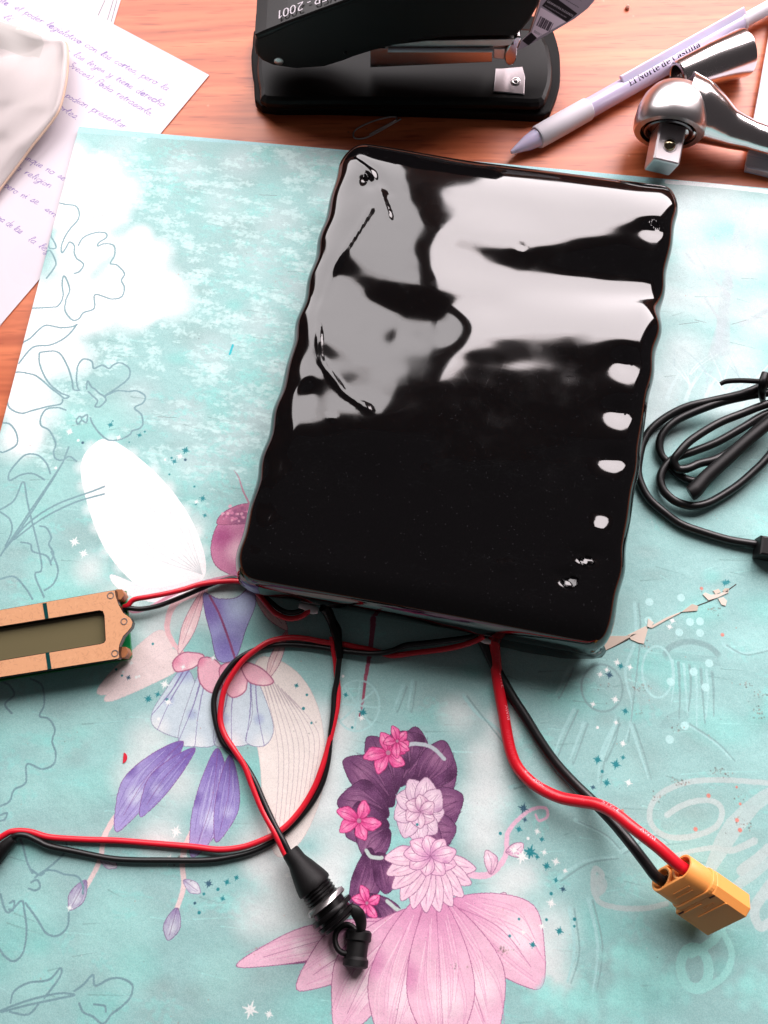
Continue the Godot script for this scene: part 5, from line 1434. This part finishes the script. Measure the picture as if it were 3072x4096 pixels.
	part("moulded_lettering", word, M.yellow_nylon, body).set_meta("kind", "stuff")
	for a in [[-5.45, 2.0], [5.45, 2.0]]:
		var cup := Geo.new()
		lathe(cup, xf * v(a[0], 0, 4.4), xf.basis.z, [w(-2.6, 2.2), w(-2.6, 2.6), w(0, 2.6)], 22)
		part("solder_cup", cup, paint(Color(0.62, 0.36, 0.16), 0.4, 0.6), body)


func coiled_cable() -> void:
	var t := thing("coiled_cable", "black round cable coiled and tied, at the right border beside the pack", "cable", v(142.8, 3, -128.8))
	var r := 1.75
	wire("cable_loop", [v(172.4, 16, -159), v(159.9, 15, -155), v(150.3, 13, -151.9), v(138.4, 10, -150.3), v(128.1, 8, -148), v(119.7, 6, -143.8), v(113, 5, -138.5), v(109.1, 4.6, -132.8), v(107.2, 4.6, -126.7), v(106, 4.6, -119.9), v(106.8, 4.6, -113.8), v(110.3, 4.6, -107.5), v(116.1, 4.6, -101.7), v(121.9, 4.6, -97.4), v(129.9, 4.6, -94), v(139.9, 4.6, -90.9), v(146.9, 5, -89.4), v(154.1, 5.5, -88.1)], r, M.black_wire, t)
	wire("cable_loop", [v(174.6, 14, -154.6), v(160.8, 13, -152.3), v(152.7, 12, -151.1), v(140.3, 10, -148.6), v(127.7, 8, -144.2), v(121, 7, -140.2), v(117.1, 6, -135.4), v(115.7, 5.4, -131), v(116.6, 5, -127), v(119.2, 4.8, -123.3), v(122.2, 4.6, -119.5), v(126.2, 4.6, -116.9), v(130.3, 4.6, -115.8)], r, M.black_wire, t)
	wire("cable_loop", [v(176.7, 13, -151.9), v(160.6, 12, -147.7), v(149.8, 11.5, -143.5), v(138.9, 11, -138.9), v(127.7, 10.5, -132.1), v(122.1, 10, -126.5), v(120, 9, -123.2), v(121.6, 8, -120.3), v(125.4, 8, -120.3), v(130.6, 8, -122.4), v(136.4, 8.5, -124), v(142.5, 9, -126.9), v(149.2, 9.5, -131.7), v(160.7, 10, -141.7), v(173.8, 11, -152.8)], r, M.black_wire, t)
	wire("cable_loop", [v(177.7, 10, -149), v(161.3, 9.5, -144.6), v(149.4, 9, -137.9), v(139.4, 8, -132), v(129.7, 7, -128.3), v(121.4, 6.6, -125.4), v(116.9, 6.2, -121.8), v(114.8, 6, -117.4), v(114.6, 6, -113.3), v(116.6, 6, -109.7), v(120.3, 6, -106.5), v(126.4, 6, -104.7), v(132.8, 6, -105.9), v(139.4, 6, -109.1), v(146.1, 6.4, -113.6), v(152.9, 7, -119.1), v(159.4, 8, -125.4), v(172.6, 10, -140.6)], r, M.black_wire, t)
	wire("strain_relief", [v(125, 9, -109.1), v(126.9, 9.5, -110.5), v(132.4, 10, -116), v(141.3, 11, -123.7), v(151.3, 12, -132.5), v(165.8, 13, -143.5)], [3.2, 3.4, 3.0, 2.8, 2.6, 2.6], M.black_rubber, t)
	var tie := Geo.new()
	tube(tie, [v(141, 14, -155.7), v(143.4, 15, -156.5), v(148.4, 17, -155.9), v(154.6, 20, -154.1), v(164.1, 20, -153.7)], [0.9, 1.1, 1.1, 1.1, 1.1], 10, 6, 0.5)
	part("cable_tie", tie, M.black_plastic, t)
	var knot := Geo.new()
	tube(knot, [v(157.7, 20, -157.9), v(156, 20, -153.2), v(157, 16, -150.5), v(159.8, 10, -149.9)], [1.6, 2.0, 1.6, 1.2], 10, 6, 0.6)
	part("cable_tie_knot", knot, M.black_plastic, t)
	var plug := Geo.new()
	prism(plug, [w(151.3, -91.1), w(165.7, -88.7), w(164.4, -80), w(149.3, -83)], 3.0, 11.0, 1.0)
	part("plug", plug, M.black_rubber, t)


func stapler() -> void:
	var t := thing("stapler", "black desk stapler with chrome magazine and a grey barcode label on its head", "stapler", v(6.9, 0, -319.4))
	# base: rubber sole and the sheet metal base on it
	var sole := Geo.new()
	prism(sole, closed_curve([w(-58.9, -306.3), w(-29.2, -305.2), w(15.9, -303.9), w(56.3, -302.2), w(76.9, -301.4), w(81.8, -308.2), w(85.1, -318), w(86.2, -329.2), w(86, -342.1), w(81.8, -356.7), w(68, -362.6), w(16.5, -362.6), w(-44.3, -359.6), w(-62.8, -355.2), w(-64.9, -343.5), w(-65.1, -333.5), w(-63.1, -319.4)], 3), 0.2, 5.6, 1.0)
	part("sole", sole, paint(Color(0.035, 0.032, 0.035), 0.6, 0.0, 0.25), t)
	var base := Geo.new()
	prism(base, closed_curve([w(-55.9, -304), w(-28.4, -303.5), w(15.5, -303.2), w(55, -302.9), w(73.6, -302.4), w(78.2, -308.6), w(80.5, -318.2), w(80.7, -329.2), w(78.6, -340.5), w(70.4, -347.6), w(16, -348.5), w(-38.4, -347.3), w(-57.5, -343.3), w(-60.5, -334.8), w(-61, -323.7), w(-59.1, -311.3)], 3), 5.4, 12.0, 2.4)
	part("base", base, paint(Color(0.03, 0.027, 0.03), 0.36, 0.0, 0.26), t)
	var anvil := Geo.new()
	prism(anvil, [w(55.9, -321.7), w(66.2, -322.8), w(67.2, -316.8), w(66.3, -306.5), w(51.9, -308.1), w(53.3, -321.7)], 11.9, 12.8, 0.35)
	var av := part("anvil", anvil, paint(Color(0.55, 0.52, 0.53), 0.38, 1.0), t)
	var pin := Geo.new()
	var pc := v(62.5, 12.8, -313.8)
	lathe(pin, pc, UP, [w(0, 2.3), w(0.5, 2.1), w(0.55, 1.5), w(0.5, 1.2), w(1.0, 0.8), w(1.2, 0)], 20)
	part("anvil_pin", pin, M.chrome, av)
	# upper arm: its side outline stands in the plane z = -314 and runs back 19 mm
	var up_back := Transform3D(Basis(Vector3.RIGHT, Vector3.FORWARD, Vector3.UP), v(0, 0, -314))
	var arm := Geo.new()
	prism(arm, [w(-57.5, 37.5), w(-58.7, 33.1), w(-58.8, 28.5), w(-56.3, 24.7), w(-51.5, 21.8), w(-41, 19.9), w(-27.9, 21), w(-18.7, 24.5), w(-13.7, 26.9), w(-6.2, 29.8), w(2.6, 32.6), w(14.7, 35.7), w(27, 37.5), w(43.5, 38.2), w(58.4, 38.2), w(61.2, 41.7), w(64, 47), w(66.3, 54.5), w(66.6, 61.8), w(65.1, 70.4), w(13.4, 70.4), w(-5.7, 62.9), w(-17.6, 56.6), w(-29.9, 51.5), w(-42.5, 45.6), w(-51.2, 40.7)], 0.0, 19.0, 1.3, up_back)
	part("arm", arm, M.black_satin, t)
	var cover := Geo.new()
	prism(cover, [w(-57.2, 40.4), w(-57.1, 38.1), w(-50.2, 40.6), w(-41.5, 45.3), w(-27.9, 51.3), w(-13.7, 56.8), w(0.1, 62.6), w(13.5, 68.3), w(11.5, 70.9), w(-13.6, 59.5), w(-27.7, 53.6), w(-42.2, 47.5), w(-51.9, 43.1)], 0.0, 23.0, 0.8, Transform3D(up_back.basis, v(0, 0, -312.5)))
	part("cover", cover, M.black_plastic, t)
	for a in [[[w(-48.6, 24.7)], 2.3], [[w(-17.6, 29.5)], 1.0]]:
		var r := Geo.new()
		lathe(r, v(a[0][0].x, a[0][0].y, -314.2), Vector3.BACK, [w(0, a[1]), w(0.5, a[1] * 0.9), w(0.9, a[1] * 0.4), w(0.95, 0)], 20)
		part("rivet", r, M.steel if a[1] > 2.0 else M.black_plastic, t)
	# chrome staple magazine under the arm
	var mag := Geo.new()
	prism(mag, [w(-6.2, 31.1), w(49.3, 31.4), w(50.3, 23.2), w(-6.4, 19.9)], 0.0, 12.0, 0.3, Transform3D(up_back.basis, v(0, 0, -315)))
	part("magazine", mag, M.chrome, t)
	var slide := Geo.new()
	prism(slide, [w(-2, 32.6), w(18.8, 35.7), w(58.2, 36.7), w(59.1, 33.2), w(50, 32.4), w(2.2, 31.6)], 0.0, 14.0, 0.3, Transform3D(up_back.basis, v(0, 0, -314.5)))
	part("magazine_rail", slide, M.steel, t)
	var lip := Geo.new()
	var le := [w(1.8, 31.3), w(49.7, 31.3)]
	tube(lip, [v(le[0].x, le[0].y, -313.6), v(le[1].x, le[1].y, -313.6)], 0.85, 10, 1)
	part("rail_shine_lip", lip, paint(Color(0.80, 0.84, 0.88), 0.35, 0.3), t)  # pale bluish paint on this lip carries the rail's stripe of shine
	var foot := Geo.new()
	prism(foot, [w(49.9, 30.3), w(55.4, 30.3), w(55.8, 24), w(50.6, 24.8)], 0.0, 10.0, 0.4, Transform3D(up_back.basis, v(0, 0, -315.5)))
	part("magazine_foot", foot, M.chrome_worn, t)
	var nose := Geo.new()
	prism(nose, closed_curve([w(55.8, 30), w(58.5, 37.2), w(61.4, 37.2), w(60.6, 31.6), w(61.1, 25.8), w(59.9, 22), w(57.3, 22), w(55.6, 25.3)], 3), 0.0, 14.0, 0.5, Transform3D(up_back.basis, v(0, 0, -314.5)))
	part("magazine_nose", nose, M.chrome, t)
	# printed label on the head
	var shape := [w(60.8, 4.8), w(65.3, 6.7), w(71, 9.6), w(78.2, 13.3), w(85.8, 17.5), w(91.2, 21.4), w(94.9, 25.7), w(98.3, 31.7), w(100.8, 45.5), w(70.6, 45.5), w(70.4, 28.2), w(69.2, 22.1), w(66.4, 12.4), w(62.3, 8.7)]
	var lo := Vector2(1e9, 1e9)
	var hi := -lo
	for a in shape:
		lo = lo.min(a)
		hi = hi.max(a)
	var c := Canvas.new(Vector2.ZERO, hi - lo, 9.0, Color(0.60, 0.55, 0.60))
	var pos := func(p: Vector2) -> Vector2: return Vector2(p.x - lo.x, hi.y - p.y)
	var put := []
	for a in [w(70.1, 21.8), w(81.7, 16.2), w(81, 15.5), w(77.4, 13.8), w(69.3, 9.8), w(66.6, 12), w(62.7, 8.7), w(65.1, 7), w(70.4, 9.8), w(70, 28.2), w(73.5, 35.2), w(93.8, 28.2), w(85.4, 17.1), w(76.4, 22.5), w(72.6, 21.4)]:
		put.append(pos.call(a))
	var grey := Color(0.72, 0.65, 0.70)
	area(c, [put[0], put[1], put[4], put[5]], Color(0.88, 0.80, 0.86))
	area(c, [put[0] + Vector2(0.5, -0.6), put[0] + Vector2(4.2, -5.0), put[1] + Vector2(5.0, -3.2), put[1] + Vector2(0.6, 0.2)], Color(0.13, 0.10, 0.12))
	area(c, [put[6], put[5], put[4], put[7] + Vector2(0.6, 0.2)], Color(0.12, 0.09, 0.11))
	var tilt: float = (put[1] - put[0]).angle()
	var across: float = tilt + PI / 2
	var d := Vector2.from_angle(tilt)
	var n := Vector2.from_angle(across)
	for i in 26:
		var o: Vector2 = put[0] + d * (1.6 + 0.26 * i) + n * (2.4 + 0.09 * i * 0.0)
		if i % 7 != 3:
			stroke(c, [o + n * 0.6, o + n * (4.6 - 0.02 * i)], 0.08 + 0.16 * fposmod(i * 0.618, 1.0), Color(0.2, 0.15, 0.2), false)
	letters(c, "80057", "Droid Sans Mono", 0.9, put[5] + d * 0.8 - n * 0.2, tilt, Color(0.25, 0.18, 0.24))
	letters(c, "GRAPADORA ELEGANTE", "Droid Sans", 0.85, put[0] + d * 1.4 - n * 2.6, tilt, Color(0.72, 0.68, 0.72), true)
	for i in 14:
		var o: Vector2 = put[0] + d * (1.2 + i * 0.8) - n * 1.4
		stroke(c, [o, o + d * 0.25 - n * 0.4, o + d * 0.45, o + d * 0.6 - n * 0.35], 0.12, Color(0.6, 0.56, 0.6))
	for i in 12:
		var o: Vector2 = put[0] + d * (1.0 + i * 1.2) - n * 7.5
		stroke(c, [o, o + d * 0.7 + n * 0.2, o + d * 1.0], 0.14, Color(0.3, 0.26, 0.3, 0.8))
		stroke(c, [o - n * 2.5, o - n * 2.5 + d * 0.9], 0.12, Color(0.34, 0.3, 0.34, 0.8))
	var lm := sheet_material(c, 0.35)
	var label := Geo.new()
	var lxf := Transform3D(Basis(Vector3.RIGHT, Vector3(0, -1.1, -1.0).normalized(), Vector3(0, 1.0, -1.1).normalized()), v(0, 27, -311))
	prism(label, shape, 0.0, 1.4, 0.0, lxf)
	for i in label.p.size():
		var l := lxf.affine_inverse() * label.p[i] * 1000.0
		label.u[i] = c.uv(Vector2(l.x - lo.x, hi.y - l.z))
	part("barcode_label", label, lm, t)
	var head := Geo.new()
	prism(head, inset(shape, 0.6), 1.6, 12.0, 0.8, lxf)
	part("head", head, M.black_satin, t)
	# lettering on the cover, upside down from here
	var tm := TextMesh.new()
	var font := SystemFont.new()
	font.font_names = PackedStringArray(["Droid Sans"])
	tm.font = font
	tm.text = "POWER - 2001"
	tm.font_size = 32
	tm.pixel_size = 0.00019
	tm.depth = 0.0001
	var word := MeshInstance3D.new()
	word.name = "cover_lettering"
	word.mesh = tm
	word.material_override = paint(Color(0.8, 0.77, 0.8), 0.5)
	t.add_child(word)
	var s0 := [w(-46.9, 45.8), w(-12, 60.6)]
	var dir := v(s0[0].x - s0[1].x, s0[0].y - s0[1].y, 0).normalized()
	var up := Vector3.BACK
	word.transform = Transform3D(Basis(dir, up, dir.cross(up)), v((s0[0].x + s0[1].x) / 2, (s0[0].y + s0[1].y) / 2 + 0.6, -317.6) - t.position)


func paper_clip() -> void:
	var q := Geo.new()
	tube(q, [v(8.2, 0.6, -303), v(4.6, 0.6, -300.6), v(-3.2, 0.6, -295.2), v(-8.4, 0.6, -292.2), v(-11.9, 0.6, -291.4), v(-14.4, 0.6, -292.2), v(-14.6, 0.6, -295.2), v(-12.2, 0.6, -297.9), v(-6.6, 0.6, -301.1), v(-0.8, 0.6, -303.3), v(4.6, 0.6, -304.4), v(6.2, 0.7, -303.2), v(3.7, 1.4, -300.2), v(-3.9, 1.4, -295.3), v(-7, 1.4, -293.1)], 0.42, 8, 6)
	var o := lone("paper_clip", q, M.steel)
	tag(o, "small steel wire paper clip peeking out between the stapler and the pack", "paper clip")


func pen() -> void:
	var t := thing("pen", "translucent lilac ballpoint pen with a newspaper name in black letter, under the socket", "pen", v(111.5, 0, -316))
	var a := v(60.5, 4.6, -280.6)
	var b := v(188.4, 6.5, -363.3)
	var axis := (b - a).normalized()
	var long := a.distance_to(b) * 1000.0
	var lilac := paint(Color(0.81, 0.77, 0.88), 0.2)
	lilac.subsurf_scatter_enabled = true
	lilac.subsurf_scatter_strength = 0.2
	var grip := paint(Color(0.86, 0.84, 0.87), 0.55)
	var tip := Geo.new()
	lathe(tip, a, axis, [w(-0.5, 0), w(-0.5, 0.7), w(0, 0.95), w(3, 1.9), w(9, 3.6), w(14.5, 4.3)], 28)
	part("tip", tip, lilac, t)
	var hold := Geo.new()
	lathe(hold, a, axis, [w(14.3, 4.2), w(14.5, 5.0), w(15.4, 5.35), w(30, 5.5), w(44, 5.4), w(44.6, 4.9)], 32)
	part("grip", hold, grip, t)
	var c := Canvas.new(Vector2.ZERO, Vector2(32, 110), 10.0, Color(0.81, 0.77, 0.88))
	letters(c, "El Norte de Castilla", "Droid Serif", 3.1, w(14.3, 22.0), PI / 2, Color(0.12, 0.10, 0.16), true, 1.02)
	var body_m := paint(Color.WHITE, 0.16)
	body_m.albedo_texture = ImageTexture.create_from_image(c.img)
	var side := Vector3(0.35, 0.86, 0.35)
	var n := (side - axis * side.dot(axis)).normalized()
	var across := axis.cross(n)
	var rings := []
	for i in 9:
		var s := lerpf(44.4, long - 14.0, i / 8.0)
		var ring := PackedVector3Array()
		for k in 33:
			var an := TAU * (k / 32.0 - 0.5)
			ring.append(a + axis * s * 0.001 + (n * cos(an) + across * sin(an)) * 0.0048)
		rings.append(ring)
	var barrel := Geo.new()
	loft(barrel, rings, false, true, false, false)
	for i in barrel.u.size():
		barrel.u[i] = Vector2(1.0 - barrel.u[i].x * 33.0 / 32.0, barrel.u[i].y * 1000.0 / 110.0)
	part("barrel", barrel, body_m, t)
	var clip := Geo.new()
	var bx := Basis(across, n, -axis) if across.cross(n).dot(-axis) > 0.0 else Basis(-across, n, -axis)
	var cz := (long - 14.0 + 62.0) / 2.0
	box(clip, a + axis * cz * 0.001 + n * 0.0052 - Vector3(0.0, 0.0, 0.004), v(6.0, 1.6, long - 14.0 - 62.0) * 1000.0, 0.6, bx)
	part("clip", clip, lilac, t)
	var push := Geo.new()
	lathe(push, a, axis, [w(long - 14.5, 4.9), w(long - 13.0, 5.0), w(long - 12.0, 3.4), w(long + 6, 3.3), w(long + 14, 3.2), w(long + 14, 0)], 26)
	part("push_button", push, grip, t)


func socket() -> void:
	var a := v(141, 8.6, -319.5)
	var b := v(174.2, 11.2, -333.1)
	var axis := (b - a).normalized()
	var long := a.distance_to(b) * 1000.0
	var q := Geo.new()
	lathe(q, a, axis, [w(12, 0), w(12, 5.6), w(0.3, 5.9), w(-0.1, 6.3), w(0, 7.4), w(0.6, 8.0), w(6, 8.6), w(long * 0.5, 9.8), w(long - 1.4, 11.0), w(long - 0.3, 10.7), w(long, 9.8), w(long, 8.2), w(long - 9, 7.9), w(long - 9, 0)], 44)
	var t := thing("socket", "polished chrome wrench socket lying across the pen beside the ratchet", "wrench socket", v(164.6, 0, -336.3))
	part("barrel", q, M.chrome, t)


func ratchet() -> void:
	var t := thing("ratchet", "chrome ratchet wrench with square drive, its handle running to the right border", "ratchet wrench", v(138.9, 0, -297.3))
	var axis := Vector3(-0.2, -0.25, 0.945).normalized()
	var face := v(130.7, 16, -281.3)
	var head := Geo.new()
	lathe(head, face, axis, [w(-24, 0), w(-23.6, 3.5), w(-22, 7), w(-20, 10.8), w(-16, 13.8), w(-11, 15.6), w(-5, 16.2), w(-1.2, 16.0), w(0, 15.2), w(0.1, 12.6)], 48)
	part("head", head, M.chrome_worn, t)
	var cap := Geo.new()
	lathe(cap, face, axis, [w(0.1, 12.7), w(-1.4, 12.4), w(-1.4, 11.2), w(-0.2, 10.9), w(0.2, 10.2), w(-0.1, 9.2), w(-1.3, 8.8), w(-1.3, 0)], 44)
	part("cover_plate", cap, paint(Color(0.42, 0.38, 0.39), 0.25, 1.0), t)
	var n := (UP - axis * UP.dot(axis)).normalized()
	var side := axis.cross(n).normalized()
	var b := Basis(side, axis, side.cross(axis)).rotated(axis, -0.12)
	var drive := Geo.new()
	var sq := [w(-5.4, -6.2), w(5.4, -6.2), w(6.2, -5.4), w(6.2, 5.4), w(5.4, 6.2), w(-5.4, 6.2), w(-6.2, 5.4), w(-6.2, -5.4)]
	prism(drive, sq, -1.5, 16.5, 0.9, Transform3D(b, face))
	var dr := part("square_drive", drive, paint(Color(0.84, 0.81, 0.82), 0.46, 1.0), t)
	var top := b * Vector3(0, 0, 1) if (b * Vector3(0, 0, 1)).y > 0.0 else b * Vector3(0, 0, -1)
	var ring := Geo.new()
	var at := face + axis * 0.0085 + top * 0.0062
	lathe(ring, at, top, [w(-0.4, 3.6), w(0.05, 3.5), w(0.1, 3.2), w(-0.5, 2.8)], 26)
	part("ball_seat", ring, M.steel, dr)
	var ball := SphereMesh.new()
	var bg := Geo.new()
	lathe(bg, at, top, [w(-1, 2.8), w(0.2, 2.7), w(1.1, 2.1), w(1.7, 1.2), w(1.9, 0)], 24)
	part("detent_ball", bg, paint(Color(0.6, 0.55, 0.45), 0.12, 1.0), dr)
	var grip := Geo.new()
	tube(grip, [v(136.4, 18, -295.6), v(143.7, 17, -292.8), v(150.8, 15.5, -290), v(159.3, 13.5, -286.5), v(170.3, 12, -283.2), v(181.1, 11, -280.1), v(196, 10, -276)], [14.6, 14.0, 11.6, 8.6, 6.8, 6.4, 6.4], 28, 8)
	part("handle", grip, M.chrome, t)


func small_bits() -> void:
	var q := Geo.new()
	var c := v(-98.5, 2.9, -5.3)
	var half := []
	for i in 13:
		var an := -PI / 2 + PI * i / 12.0
		half.append(w(c.x * 1000.0 + cos(an) * 1.5 - 0.6, c.z * 1000.0 + sin(an) * 1.9))
	prism(q, half, 2.86, 3.1)
	tag(lone("paper_dot", q, paint(Color(0.85, 0.12, 0.22), 0.6)), "tiny red half round scrap on the mat, left of the violet leaves", "paper scrap")
	var crumb := Geo.new()
	lathe(crumb, v(123.8, 1, -372), UP, [w(-1, 0), w(-0.6, 1.1), w(0.3, 1.3), w(1.0, 0.7), w(1.2, 0)], 7)
	tag(lone("crumb", crumb, paint(Color(0.8, 0.62, 0.55), 0.8)), "pale crumb on the bare wood right of the stapler", "crumb")
